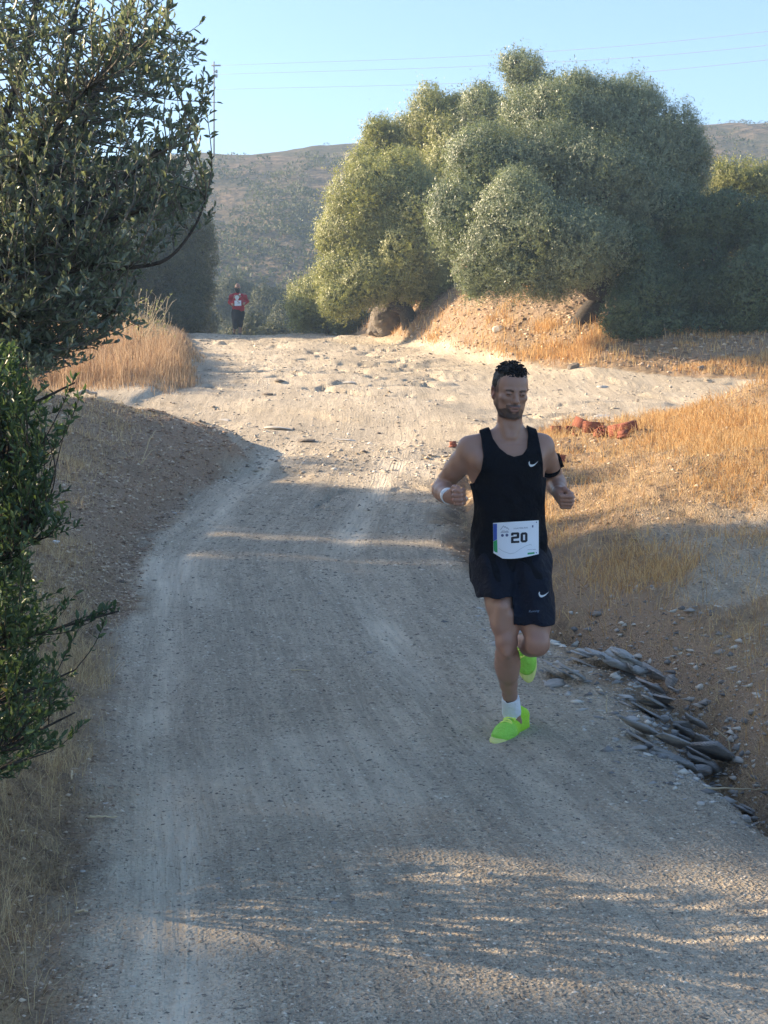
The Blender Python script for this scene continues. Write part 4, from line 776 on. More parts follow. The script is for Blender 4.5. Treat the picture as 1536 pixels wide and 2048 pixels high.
def limb(p, q, rs, bulge=(0, 0, 0), k=.022):
    p, q = np.asarray(p), np.asarray(q); n = len(rs); t = np.linspace(0, 1, n)[:, None]; b = np.sin(t * np.pi) * np.asarray(bulge); F_.chain(p + (q - p) * t + b, rs, k)
limb(J['shA'] + [0, 0, -.02], J['elA'], [.047, .050, .047, .040, .036], (-.006, -.006, 0)); limb(J['elA'], J['wrA'], [.038, .046, .040, .030, .026], (-.006, 0, -.004))
limb(J['shB'] + [0, 0, -.02], J['elB'], [.045, .048, .045, .040, .036], (.006, -.006, 0)); limb(J['elB'], J['wrB'], [.038, .045, .039, .030, .026], (.004, 0, -.004))
limb(J['hipA'], J['knA'], [.080, .078, .070, .061, .053, .046], (-.006, -.012, 0), .03); limb(J['hipB'], J['knB'], [.080, .078, .076, .070, .063, .051], (.004, -.008, 0), .03)
# knees and calves
kA, aA = J['knA'], J['anA']; F_.ell(kA + [0, -.024, .005], [.027, .026, .032], .014); F_.ell(kA + [0, -.006, .0], [.043, .034, .044], .02); F_.cap(kA + [-.026, -.012, .065], kA + [-.018, -.014, .15], .026, .034, .028); F_.cap(kA + [.024, -.014, .045], kA + [.022, -.016, .11], .025, .028, .024)
limb(kA + [0, .006, -.02], aA, [.044, .048, .050, .044, .036, .031, .030], (-.004, .006, 0)); F_.ell(kA + (aA - kA) * .34 + [-.022, .008, 0], [.034, .038, .085], .018); F_.ell(kA + (aA - kA) * .34 + [.018, .014, 0], [.032, .036, .08], .03)
F_.cap(kA + [0, -.03, -.05], aA + [0, -.012, .06], .014, .012, .03); F_.cap(kA + [0, -.034, -.055], kA + [0, -.03, -.035], .014, .014, .02)
kB, aB = J['knB'], J['anB']; F_.ell(kB + [0, -.014, -.01], [.048, .040, .050], .03); limb(kB + [0, .01, -.01], aB, [.048, .050, .052, .046, .036, .031], (.004, 0, -.012)); F_.ell(kB + (aB - kB) * .38 + [0, 0, -.02], [.042, .09, .042], .03)
heelA, toeA = P(1040, 1462, 6.62), P(1000, 1481, 6.36); F_.cap(aA, aA + (heelA - aA) * .6 + [0, -.03, 0], .030, .024, .02)
heelB, toeB = P(1037, 1238, 6.77), P(1054, 1332, 6.74); F_.cap(aB, aB + [0, .05, 0], .028, .024, .02)
# neck
F_.cap(J['nk'] + [0, .01, -.03], J['nk2'] + [0, .02, .03], .060, .054, .03)
for sg in (-1, 1): F_.cap(J['nk'] + [sg * .012, -.050, -.012], J['nk2'] + [sg * .052, .0, .015], .012, .014, .02)
F_.ell(J['nk'] + [.002, -.040, .045], [.014, .016, .020], .02)
# hands
def hand(F, wr, w, s_, n, sz=1., tuck=1.):
    w = unit(np.asarray(w, float)); s_ = np.asarray(s_, float); s_ = unit(s_ - w * (s_ @ w)); n = unit(np.cross(w, s_)) if n > 0 else -unit(np.cross(w, s_))
    X = lambda a, b, c: wr + (w * a + s_ * b + n * c) * sz
    F.cap(wr, X(.03, 0, 0), .026 * sz, .028 * sz, .02)
    for b in (.026, .009, -.009, -.026): F.cap(X(.022, b * .6, 0), X(.078, b, .001), .0155 * sz, .0125 * sz, .016)
    for i, (b, ln) in enumerate(((.029, .95), (.0100, 1.05), (-.0095, 1.), (-.0275, .82))):
        k0 = X(.084, b, .004); p1 = X(.084 + .018 * ln, b * 1.02, -.034 * ln * tuck); p2 = X(.084 - .008 * ln, b, -.047 * ln * tuck); p3 = X(.066 - .012 * ln, b * .95, -.030 * ln)
        r = .0100 * sz if i < 3 else .0088 * sz
        F.cap(k0, p1, r * 1.08, r, .0035); F.cap(p1, p2, r, r * .95, .003); F.cap(p2, p3, r * .95, r * .85, .003); F.ell(k0, [r * 1.15] * 3, .005)
    F.cap(X(.022, .020, -.006), X(.052, .044, -.018), .016 * sz, .0125 * sz, .012); F.cap(X(.052, .044, -.018), X(.082, .043, -.030), .0115 * sz, .0105 * sz, .004); F.cap(X(.082, .043, -.030), X(.100, .028, -.040), .0105 * sz, .0088 * sz, .003)
hand(F_, J['wrA'], (.72, -.66, .02), (-.06, 0, 1), -1); hand(F_, J['wrB'], (.12, -.86, -.42), (-.1, -.35, .9), -1 if False else 1)
# head
HC = P(1020, 783, 6.46); HR = rotm('Z', R(13)) @ rotm('X', R(10)) @ rotm('Y', R(3))      # local: x image right, -y forward, z up
def hl(x, y, z): return HC + HR @ np.array([x, -y, z])
def hE(c, r, k=.02, op='u', rot=None): F_.ell(hl(*c), r, k, HR if rot is None else HR @ rot, op)
def hC(p, q, a, b, k=.015, op='u'): F_.cap(hl(*p), hl(*q), a, b, k, op)
hE((0, -.012, .030), [.0735, .094, .086]); hE((0, .022, .030), [.064, .062, .068], .03); hE((0, .028, -.036), [.0565, .058, .072], .03)
hC((-.051, -.006, -.048), (-.019, .060, -.096), .015, .013, .03); hC((.051, -.006, -.048), (.019, .060, -.096), .015, .013, .03); hE((0, .070, -.093), [.024, .018, .017], .02)
for sg in (-1, 1):
    hE((sg * .044, .060, -.020), [.020, .020, .015], .02); hE((sg * .031, .093, .000), [.0165, .014, .0115], .012, 's'); hE((sg * .031, .076, .001), [.0150, .0145, .0130], .004)
    hC((sg * .011, .084, .019), (sg * .046, .070, .017), .0085, .0070, .012); hE((sg * .012, .093, -.033), [.0085, .009, .0075], .006)
    hE((sg * .078, -.010, -.008), [.0090, .021, .033], .008, rot=rotm('Z', R(sg * 22)) @ rotm('Y', R(sg * 8))); hE((sg * .0835, -.001, -.006), [.006, .010, .017], .005, 's'); hC((sg * .021, .0925, -.0035), (sg * .041, .0865, -.0025), .0022, .0018, .003, 's'); hC((sg * .020, .0925, .008), (sg * .042, .087, .008), .0016, .0014, .004, 's')
hC((0, .082, .016), (0, .104, -.026), .0075, .0105, .012); hE((0, .106, -.031), [.0115, .0095, .0085], .008)
hE((0, .074, -.062), [.030, .022, .020], .015); hC((-.017, .090, -.058), (.017, .090, -.058), .0050, .0050, .008); hC((-.014, .089, -.0725), (.014, .089, -.0725), .0062, .0062, .008); hC((-.016, .098, -.0655), (.016, .098, -.0655), .0028, .0028, .004, 's')
V, F = F_.mesh(1)
# skin colouring: stubble, lips, brows, lids, painted eye-socket shade, sun-reddened knees and knuckles
L_ = (V - HC) @ HR; lx, ly, lz = L_[:, 0], -L_[:, 1], L_[:, 2]; C = np.tile(SK, (len(V), 1))
nzv = .5 + .5 * nz3(V[:, 0] * 60, V[:, 1] * 60, V[:, 2] * 60, 3); head = (V[:, 2] > P(0, 850, 6.46)[2]) & (np.abs(lx) < .11)
shp = lambda m, a=.3, b=.6: sstep(a, b, m)
def blend(mask, c): 
    global C
    C = C * (1 - mask[:, None]) + np.asarray(c) * mask[:, None]
g_ = lambda x, c, s: np.exp(-((x - c) / s) ** 2)
g4 = lambda x, c, s: np.exp(-((x - c) / s) ** 4)
front = sstep(.0, .03, ly)
beard = sstep(.0, .012, -lz - .057 - .012 * sstep(.03, .055, np.abs(lx))) * sstep(-.02, .03, ly); beard = np.maximum(beard, sstep(.036, .050, np.abs(lx)) * sstep(.018, .045, -lz) * sstep(-.01, .02, ly) * (1 - sstep(.025, .045, ly)) * .7)
beard *= 1 - sstep(.108, .125, -lz); lipz = np.exp(-(lx / .024) ** 4) * g_(lz, -.066, .013); beard = beard * (1 - lipz) * (1 - .75 * g_(lx, 0, .012) * g_(lz, -.084, .006))
mous = g4(lz, -.0490 - .25 * np.abs(lx), .0068) * (np.abs(lx) < .036) * sstep(.06, .075, ly); stub = np.clip(np.maximum(shp(beard, .15, .7), shp(mous) * .97), 0, 1) * head
blend(stub * np.clip(.68 + .4 * nzv, 0, .97), (.040, .034, .033)); blend(stub * g_(lx, 0, .022) * sstep(.09, .10, -lz) * .25, (.25, .24, .23))
blend(head * front * np.exp(-(lx / .019) ** 4) * (g_(lz, -.0575, .0040) + g_(lz, -.073, .0050)).clip(0, 1) * .7, (.33, .14, .12)); blend(head * front * np.exp(-(lx / .016) ** 4) * g_(lz, -.0650, .0030), (.05, .02, .02))
for sg in (-1, 1):
    br = np.exp(-((lx * sg - .030) / .0185) ** 4) * g4(lz, .0175 - .16 * np.abs(lx * sg - .034), .0052) * front; blend(head * shp(br) * .97, (.035, .026, .022))
    ey = np.exp(-((lx * sg - .031) / .0115) ** 4) * g4(lz, -.0015, BH) * front; blend(head * shp(ey) * .97, (.035, .022, .018)); blend(head * shp(g4(lx * sg, .0255, .0032) * g4(lz, -.0020, .0026) * front) * .6, (.45, .40, .37)); blend(head * shp(g4(lx * sg, .031, .014) * g4(lz, -.0105, .0035) * front) * .3, (.17, .09, .07)); blend(head * np.exp(-((lx * sg - .031) / .018) ** 2) * g_(lz, .004, .014) * front * .25, (.16, .085, .065))  # last blend paints shade into the eye socket
    blend(head * g_(lx * sg, .082, .010) * g_(lz, -.008, .03) * .35, (.50, .15, .11)); blend(head * g_(lx * sg, .009, .004) * g_(lz, -.0405, .003) * sstep(.085, .095, ly) * .8, (.05, .02, .02))
hl_ = sstep(.060, .078, lz + .35 * np.maximum(0, np.abs(lx) - .045)) ; side = sstep(.050, .060, np.abs(lx)) * sstep(-.012, .004, lz) * (1 - sstep(.034, .046, ly)) ; back = (1 - sstep(-.02, .0, ly)) * sstep(-.05, -.03, lz)
fade = np.clip(np.maximum(side, back), 0, 1); blend(head * fade * (.78 + .2 * nzv) * (1 - g_(lx, np.sign(lx) * .083, .006) * (lz < .02)), (.04, .034, .033))
for kk in (kA, kB): blend(np.exp(-np.sum(((V - kk) / .06) ** 2, 1)) * .35, (.36, .13, .10))
for hh_ in (J['wrA'], J['wrB']): blend(np.exp(-np.sum(((V - hh_ - [.03, -.07, 0]) / .06) ** 2, 1)) * .35, (.40, .18, .15))
mesh_np('body', V, F, skin, run, smooth=True, attrs={'col': C})
# hair: tight dark curls on top
hf = Field(HC - [.12, .14, .02], HC + [.12, .14, .15], .003)
hE_ = lambda c, r, k=.01, op='u': hf.ell(hl(*c), r, k, HR, op)
hE_((0, -.012, .034), [.0785, .100, .090]); hE_((0, .095, .030), [.062, .060, .042], .012, 's'); hE_((0, .02, -.006), [.0735, .15, .068], .006, 's'); hE_((0, .02, -.052), [.16, .15, .064], .006, 's')
for sg in (-1, 1): hE_((sg * .05, .07, .035), [.022, .05, .03], .01, 's')
for i in range(150):
    a_ = rng.uniform(0, 2 * np.pi); e_ = rng.uniform(.0, 1); d_ = np.array([math.cos(a_) * math.sqrt(1 - e_ ** 2), math.sin(a_) * math.sqrt(1 - e_ ** 2), e_])
    p_ = np.array([0, -.008, .050]) + d_ * np.array([.072, .094, .078])
    if p_[2] < .078 - .25 * max(0, -p_[1]): continue
    hE_(tuple(p_), [rng.uniform(.004, .008)] * 3, .006)
Vh, Fh = hf.mesh(0); Vh = Vh + unit(Vh - HC) * (.0022 * fbm(Vh[:, 0] * 170, Vh[:, 2] * 170 + Vh[:, 1] * 120, 8, 2))[:, None]; mesh_np('hair', Vh, Fh, hairm, run, smooth=True)
hb_ = MB()
for i in range(170):
    a_ = rng.uniform(0, 2 * np.pi); e_ = rng.uniform(.15, 1); d_ = np.array([math.cos(a_) * math.sqrt(1 - e_ ** 2), math.sin(a_) * math.sqrt(1 - e_ ** 2), e_])
    p_ = np.array([0, -.008, .052]) + d_ * np.array([.074, .096, .082])
    if p_[2] < .088: continue
    th = np.linspace(0, rng.uniform(3, 6), 7); rr_ = rng.uniform(.004, .008); c_ = [p_ + d_ * (.002 + .004 * t / 6) + np.array([math.cos(t + a_) * rr_, math.sin(t + a_) * rr_, .5 * rr_ * math.sin(t * 1.3)]) for t in th]
    hb_.tube([hl(*q) for q in c_], .0024, 5)
hb_.build('hair_curl', hairm, run, smooth=True)
# singlet
sf = Field([base[0] - .25, 6.25, P(0, 1175, 6.5)[2]], [base[0] + .25, 6.75, P(0, 838, 6.5)[2]], BH)
sf.loft([Ps(890, 1016, 6.497, 54, .090), Ps(905, 1017, 6.49, 67, .108), Ps(945, 1018, 6.487, 68, .120), Ps(985, 1018, 6.487, 68, .115), Ps(1040, 1018, 6.487, 72, .108), Ps(1090, 1018, 6.492, 77, .118), Ps(1140, 1020, 6.495, 79, .126), Ps(1166, 1021, 6.495, 80, .126)], .03)
for sh, sg in ((J['shA'], -1), (J['shB'], 1)):
    sf.cap(J['nk'] + [sg * .03, .005, .0], sh + [0, 0, .015], .051, .049, .04); sf.ell(sh + [sg * .0, 0, -.01], [.055, .059, .062], .04); sf.cap(sh + [-sg * .05, -.055, -.055], J['nk'] + [sg * .03, -.045, -.115], .053, .048, .05); sf.cap(sh + [-sg * .03, .02, -.09], J['nk'] + [sg * .105, .0, -.27], .053, .047, .04)
px2x = lambda px, Y=6.42: (px - 768) / FPX * Y
zz_ = lambda py, Y=6.42: P(0, py, Y)[2]
AL = np.array([(958, 835), (958, 852), (963, 877), (965.5, 911), (961, 940), (949, 967), (925, 976), (880, 980), (700, 985)]); AR = np.array([(1074, 835), (1075, 854), (1081, 898), (1085, 925), (1089, 955), (1110, 962), (1150, 966), (1300, 970)])
NKL = np.array([(978, 835), (978, 848), (986, 877), (998, 896), (1013, 908), (1027, 913)]); NKR = np.array([(1055, 835), (1056, 848), (1057.5, 871), (1054, 896), (1044, 909), (1027, 913)])
def shirt_cut(X, Y, Z):
    def xi(arr): z = np.array([zz_(r) for r in arr[:, 1]]); o = np.argsort(z); return lambda q: np.interp(q, z[o], px2x(arr[:, 0])[o])
    xl, xr, nl, nr = xi(AL)(Z), xi(AR)(Z), xi(NKL)(Z), xi(NKR)(Z); d = np.maximum(xl - X, X - xr)
    zn = zz_(913); hole = np.minimum(np.minimum(X - nl, nr - X), Z - zn); back = np.minimum(np.minimum(X - nl, nr - X), Z - zz_(868)); hole = np.where(Y < 6.50, hole, back)
    hem = zz_(1160) + .010 * np.sin(X * 38) + .004 * np.sin(X * 90 + 2) - Z
    return np.maximum(np.maximum(d, hole), hem)
sf.wrap(F_, .006, .02, lambda X, Z: ((X > px2x(952)) & (X < px2x(1084))) | (Z > zz_(930)))
sf.where(shirt_cut)
X_, Y_, Z_ = sf.ax[0][:, None, None], sf.ax[1][None, :, None], sf.ax[2][None, None, :]
wr_ = np.clip((zz_(930) - Z_) / .35, 0, 1); ph = np.arctan2(Y_ - 6.49, X_ - px2x(1018)); sf.f += (-.0035 * wr_ * np.sin(ph * 11 + 5 * Z_ + 2 * np.sin(Z_ * 17)) - .0025 * wr_ * np.sin(ph * 5 + Z_ * 31)).astype(np.float32)
Vs, Fs = sf.mesh(1); sing = mesh_np('singlet', Vs, Fs, black, run, smooth=True)
# shorts with two legs
pf = Field([base[0] - .25, 6.12, P(0, 1258, 6.3)[2]], [base[0] + .27, 6.75, P(0, 1085, 6.5)[2]], BH)
pf.loft([Ps(1095, 1019, 6.495, 70, .112), Ps(1135, 1020, 6.495, 76, .122), Ps(1160, 1021, 6.49, 78, .122)], .03)
tA = unit(J['knA'] - J['hipA']); tB = unit(J['knB'] - J['hipB'])
pf.cap(J['hipA'] + [0, 0, -.02], J['hipA'] + tA * .32 + [-.006, -.008, 0], .102, .087, .03); pf.cap(J['hipA'] + [-.012, 0, -.03], J['hipA'] + tA * .20 + [-.026, 0, 0], .088, .072, .03)
pf.cap(J['hipB'] + [.004, 0, -.02], J['hipB'] + tB * .42 + [.004, -.006, 0], .096, .076, .03)
def shorts_cut(X, Y, Z):
    A = (X - J['hipA'][0]) * tA[0] + (Y - J['hipA'][1]) * tA[1] + (Z - J['hipA'][2]) * tA[2] - .205; B = (X - J['hipB'][0]) * tB[0] + (Y - J['hipB'][1]) * tB[1] + (Z - J['hipB'][2]) * tB[2] - .325
    left = X < px2x(1024, 6.4); hemA = zz_(1193, 6.36) + .003 * np.sin(X * 43) + .04 * (X - px2x(990)) - Z; hemB = zz_(1247, 6.32) + .0015 * np.sin(X * 50) - Z
    return np.where(left, hemA, hemB)
pf.wrap(F_, .010, .02)
pf.where(shorts_cut); X_, Y_, Z_ = pf.ax[0][:, None, None], pf.ax[1][None, :, None], pf.ax[2][None, None, :]
pf.f += (-.003 * np.sin(X_ * 75 + Z_ * 22) - .003 * np.sin(X_ * 31 - Z_ * 50 + 30 * Y_)).astype(np.float32)
pf.ell(P(1101, 1197, 6.42), [.016, .035, .034], .02)
Vp, Fp = pf.mesh(1); shorts = mesh_np('shorts', Vp, Fp, blackS, run, smooth=True)
# ---- flat marks laid on curved garments
class Surf:
    """front surface of a mesh as a smooth quadratic y(x,z), in the region given by photo pixels"""
    def __init__(s, V, x0, x1, y0, y1, Y=6.4):
        xa, xb = px2x(x0, Y), px2x(x1, Y); za, zb = zz_(y1, Y), zz_(y0, Y); m = (V[:, 0] > xa) & (V[:, 0] < xb) & (V[:, 2] > za) & (V[:, 2] < zb); q = V[m]
        med = np.median(q[:, 1]); q = q[q[:, 1] < med] if (q[:, 1].max() - q[:, 1].min()) > .12 else q
        s.c = np.array([(xa + xb) / 2, (za + zb) / 2]); A = s.A(q[:, 0], q[:, 2]); s.k = np.linalg.lstsq(A, q[:, 1], rcond=None)[0]; s.off = np.percentile(A @ s.k - q[:, 1], 99); s.Y = Y
    def A(s, x, z): x = x - s.c[0]; z = z - s.c[1]; return np.stack([x * 0 + 1, x, z, x * x, x * z, z * z], 1)
    def pt(s, px, py, lift=.002):
        px = np.asarray(px, float); py = np.asarray(py, float); x = px2x(px, s.Y); z = P(px, py, s.Y)[..., 2]
        for _ in range(3):
            y = s.A(x, z) @ s.k - s.off - lift; q = P(px, py, y); x, z = q[:, 0], q[:, 2]
        return np.stack([x, y, z], 1)
def decal(name, surf, polys, m, parent, lift):
    """polys: photo-pixel polygons, triangulated as fans of thin strips via bmesh"""
    import bmesh
    bm = bmesh.new()
    for poly in polys:
        vs = [bm.verts.new((a, b, 0)) for a, b in poly]
        try: bm.faces.new(vs)
        except ValueError: pass
    bm.normal_update(); bmesh.ops.triangulate(bm, faces=bm.faces[:], ngon_method='EAR_CLIP'); bm.verts.index_update()
    v = np.array([tuple(q.co) for q in bm.verts]); t = np.array([[q.index for q in f.verts] for f in bm.faces]); bm.free()
    q = surf.pt(v[:, 0], v[:, 1], lift); n = len(q); q2 = q + [0, .0006, 0]; e = MB(); e.add(np.concatenate([q, q2]), None, np.concatenate([t, t[:, ::-1] + n])); return e.build(name, m, parent)
def textpix(s, x, y, hgt, wid, slant=0, rot=0):
    """outline text turned into pixel-space triangles: x,y left baseline"""
    cu = bpy.data.curves.new('t', 'FONT'); cu.body = s; cu.resolution_u = 2; o = bpy.data.objects.new('t', cu); col.objects.link(o); bpy.context.view_layer.update()
    me = bpy.data.meshes.new_from_object(o.evaluated_get(bpy.context.evaluated_depsgraph_get())); me.calc_loop_triangles()
    v = np.array([tuple(q.co) for q in me.vertices]); t = np.array([tuple(q.vertices) for q in me.loop_triangles]); bpy.data.objects.remove(o); bpy.data.curves.remove(cu); bpy.data.meshes.remove(me)
    u = v[:, 0] / v[:, 0].max() * wid; w_ = v[:, 1] / max(v[:, 1].max(), .01) * hgt; return np.stack([x + u + slant * w_ + rot * 0, y - w_ + u * rot], 1), t
def textmesh(name, surf, items, m, parent, lift):
    e = MB()
    for (px, t) in items: e.add(surf.pt(px[:, 0], px[:, 1], lift), None, t)
    return e.build(name, m, parent)
def swoosh(x, y, w_, h_):
    # check-mark curve, left-bottom hooked, long tapering right arm
    up = [(0, .30), (.04, .62), (.12, .86), (.24, .98), (.40, .93), (.62, .72), (1, .0)]; dn = [(1, .0), (.62, .50), (.40, .60), (.26, .60), (.17, .52), (.12, .36), (.13, .12), (.10, .0)]
    return [(x + a * w_, y + b * h_) for a, b in up + dn[1:]]
S1 = Surf(Vs, 1040, 1085, 905, 960); decal('logo', S1, [swoosh(1057, 922, 20, 12)], silver, sing, .0015)
S2 = Surf(Vp, 1060, 1098, 1178, 1240, 6.3); decal('logo', S2, [swoosh(1077, 1183, 21.5, 12)], silver, shorts, .0015)
textmesh('lettering', S2, [textpix('Running', 1057, 1225, 4.5, 21, .3, -.08)], mat('blue_print', (.16, .24, .36), .6), shorts, .0015)
S3 = Surf(Vs, 975, 1087, 1030, 1122); nx, ny = 26, 18; gx, gy = np.meshgrid(np.linspace(0, 1, nx), np.linspace(0, 1, ny))
def bibpix(u, v): return 986 + 91.5 * u + 1.0 * v * (1 - u), 1046 - 5.5 * u + v * (60 + 9 * np.minimum(u * 5, 1) + 6 * np.sin(np.pi * u) * (1 - .3 * u) - 1.5 * u)
bx_, by_ = bibpix(gx.ravel(), gy.ravel()); q = S3.pt(bx_, by_, .006); i = (np.arange(ny - 1)[:, None] * nx + np.arange(nx - 1)).ravel()
q[:, 1] -= .006 * (gy.ravel() ** 2) * np.sin(np.pi * gx.ravel()); Fb = np.stack([i, i + 1, i + nx + 1, i + nx], 1); paper = mat('bib_paper', (.74, .78, .86), .45, .4)
q2 = q + [0, .0012, 0]; side_ = MB(); side_.add(np.concatenate([q, q2]), np.concatenate([Fb, Fb[:, ::-1] + len(q)])); bib = side_.build('race_bib', paper, run, smooth=True)
class SB:                                             # marks follow the bib sheet
    def pt(s, px, py, lift=.002):
        u = np.clip((np.asarray(px) - 986) / 91.5, 0, 1); v = np.zeros_like(u)
        a, b0 = bibpix(u, 0 * u); a, b1 = bibpix(u, 0 * u + 1); v = (np.asarray(py) - b0) / (b1 - b0); r = S3.pt(px, py, .006 + lift); r[:, 1] -= .006 * np.clip(v, 0, 1) ** 2 * np.sin(np.pi * u); return r
B = SB(); two = [(1022, 1066.5), (1024, 1065), (1036.5, 1064.6), (1038.6, 1066.2), (1038.6, 1075), (1037, 1076.6), (1027, 1077.6), (1027, 1081.8), (1038.6, 1081.4), (1038.6, 1085.7), (1022, 1086.4), (1022, 1075), (1023.5, 1073.4), (1033.4, 1072.6), (1033.4, 1069), (1027, 1069.2), (1027, 1071.2), (1022, 1071.4)]
zo = [(1044, 1065), (1052, 1064.5), (1055, 1067.5), (1055, 1081.5), (1052, 1084.6), (1044, 1085), (1041, 1082), (1041, 1068)]; zi = [(1046.2, 1069.4), (1050.2, 1069.2), (1050.2, 1080.2), (1046.2, 1080.4)]
zer = [zo[0], zo[1], zo[2], zo[3], zo[4], zo[5], zi[3], zi[2], zi[1], zi[0]], [zo[5], zo[6], zo[7], zo[0], zi[0], zi[3]]
decal('number', B, [two, *zer], ink, bib, .001)
decal('blue_band', B, [[(986.3, 1048), (994, 1047.5), (994, 1079), (990.5, 1080.5), (986.8, 1083)]], mat('bib_blue', (.045, .10, .42), .5), bib, .001)
decal('green_band', B, [[(986.8, 1083.5), (990.5, 1081), (994.3, 1079.5), (995, 1105), (991, 1104.5), (987.5, 1101)]], mat('bib_green', (.03, .33, .12), .5), bib, .001)
decal('green_box', B, [[(1055, 1105.5), (1069, 1104), (1069, 1107.5), (1055, 1109)]], mat('bib_green', (.03, .33, .12), .5), bib, .001)
ridge_ = [(1001, 1059), (1007, 1051), (1009, 1054), (1011, 1053), (1013.5, 1056), (1015, 1055), (1018, 1059)]; ln = [(a, b + 1.1) for a, b in ridge_[::-1]]; circ = lambda cx, cy, r: [(cx + r * math.cos(t), cy + r * math.sin(t)) for t in np.linspace(0, 6.283, 11)[:-1]]
bi_ = mat('bib_ink', (.10, .12, .24), .5); decal('mountain_mark', B, [ridge_ + ln], bi_, bib, .0014); decal('underline', B, [[(1001.5, 1064), (1017.5, 1063.5), (1017.5, 1064.6), (1001.5, 1065)]], bi_, bib, .0014); decal('crest', B, [[(1064, 1050.5), (1066.8, 1050.2), (1066.8, 1054.8), (1064, 1055)]], bi_, bib, .0014)
for c_ in ((1004.8, 1070.8, 3), (1013.8, 1070.3, 3)): decal('round_seal', B, [circ(*c_)], bi_, bib, .0014)
for c_ in ((1073, 1044.5, 1.2), (1072.6, 1105.4, 1.2), (989.5, 1049.5, 1.2)): decal('pin', B, [circ(*c_)], bi_, bib, .0014)
bg_ = mat('bib_ink_grey', (.09, .10, .18), .5)
for q_ in (('ATLAS TRAIL RUN', 1027, 1058.5, 2.8, 28.5, 0, -.07), ('ATLAS', 1003, 1063.2, 2.2, 13), ('ATLAS TRAIL', 1055, 1100.3, 1.8, 17, 0, -.05)): textmesh('lettering', B, [textpix(*q_)], bg_, bib, .0014)
cont = np.array([(997, 1096), (1006, 1102), (1020, 1107), (1030, 1105), (1038, 1099), (1050, 1092), (1060, 1088.5), (1064, 1090)]); decal('contour_line', B, [[tuple(a) for a in cont] + [tuple(a + [0, .8]) for a in cont[::-1]]], mat('bib_line', (.42, .45, .52), .5), bib, .0012)
# wrist band, arm band
def ring(name, c, ax, r, w_, th, m, flatten=1.):
    ax = unit(np.asarray(ax, float)); u = unit(np.cross(ax, [0.1, .2, 1])); v = np.cross(ax, u); a = np.linspace(0, 2 * np.pi, 40, endpoint=False); prof = [(-w_ / 2, r), (-w_ / 2 + .003, r + th), (w_ / 2 - .003, r + th), (w_ / 2, r), (w_ / 2, r - .004), (-w_ / 2, r - .004)]; k = len(prof)
    vs = np.array([c + ax * p_[0] + (u * math.cos(t) + v * math.sin(t) * flatten) * p_[1] for t in a for p_ in prof]); F = [[i * k + j, i * k + (j + 1) % k, ((i + 1) % 40) * k + (j + 1) % k, ((i + 1) % 40) * k + j] for i in range(40) for j in range(k)]
    return mesh_np(name, vs, np.array(F), m, run, smooth=True)
fa = J['wrA'] - J['elA']; ring('wristband', J['wrA'] - unit(fa) * .012, fa, .031, .045, .004, white)
ua = J['elB'] - J['shB']; ring('armband', J['shB'] + ua * .48 + [-.002, -.002, -.012], ua + [-.09, 0, .0], .0575, .026, .003, black); pb = MB(); pb.box(J['shB'] + ua * .45 + [.045, -.012, .01], (.008, .020, .034), rotm('Z', R(30)) @ rotm('Y', R(-25))); pb.build('armband_pouch', black, run)
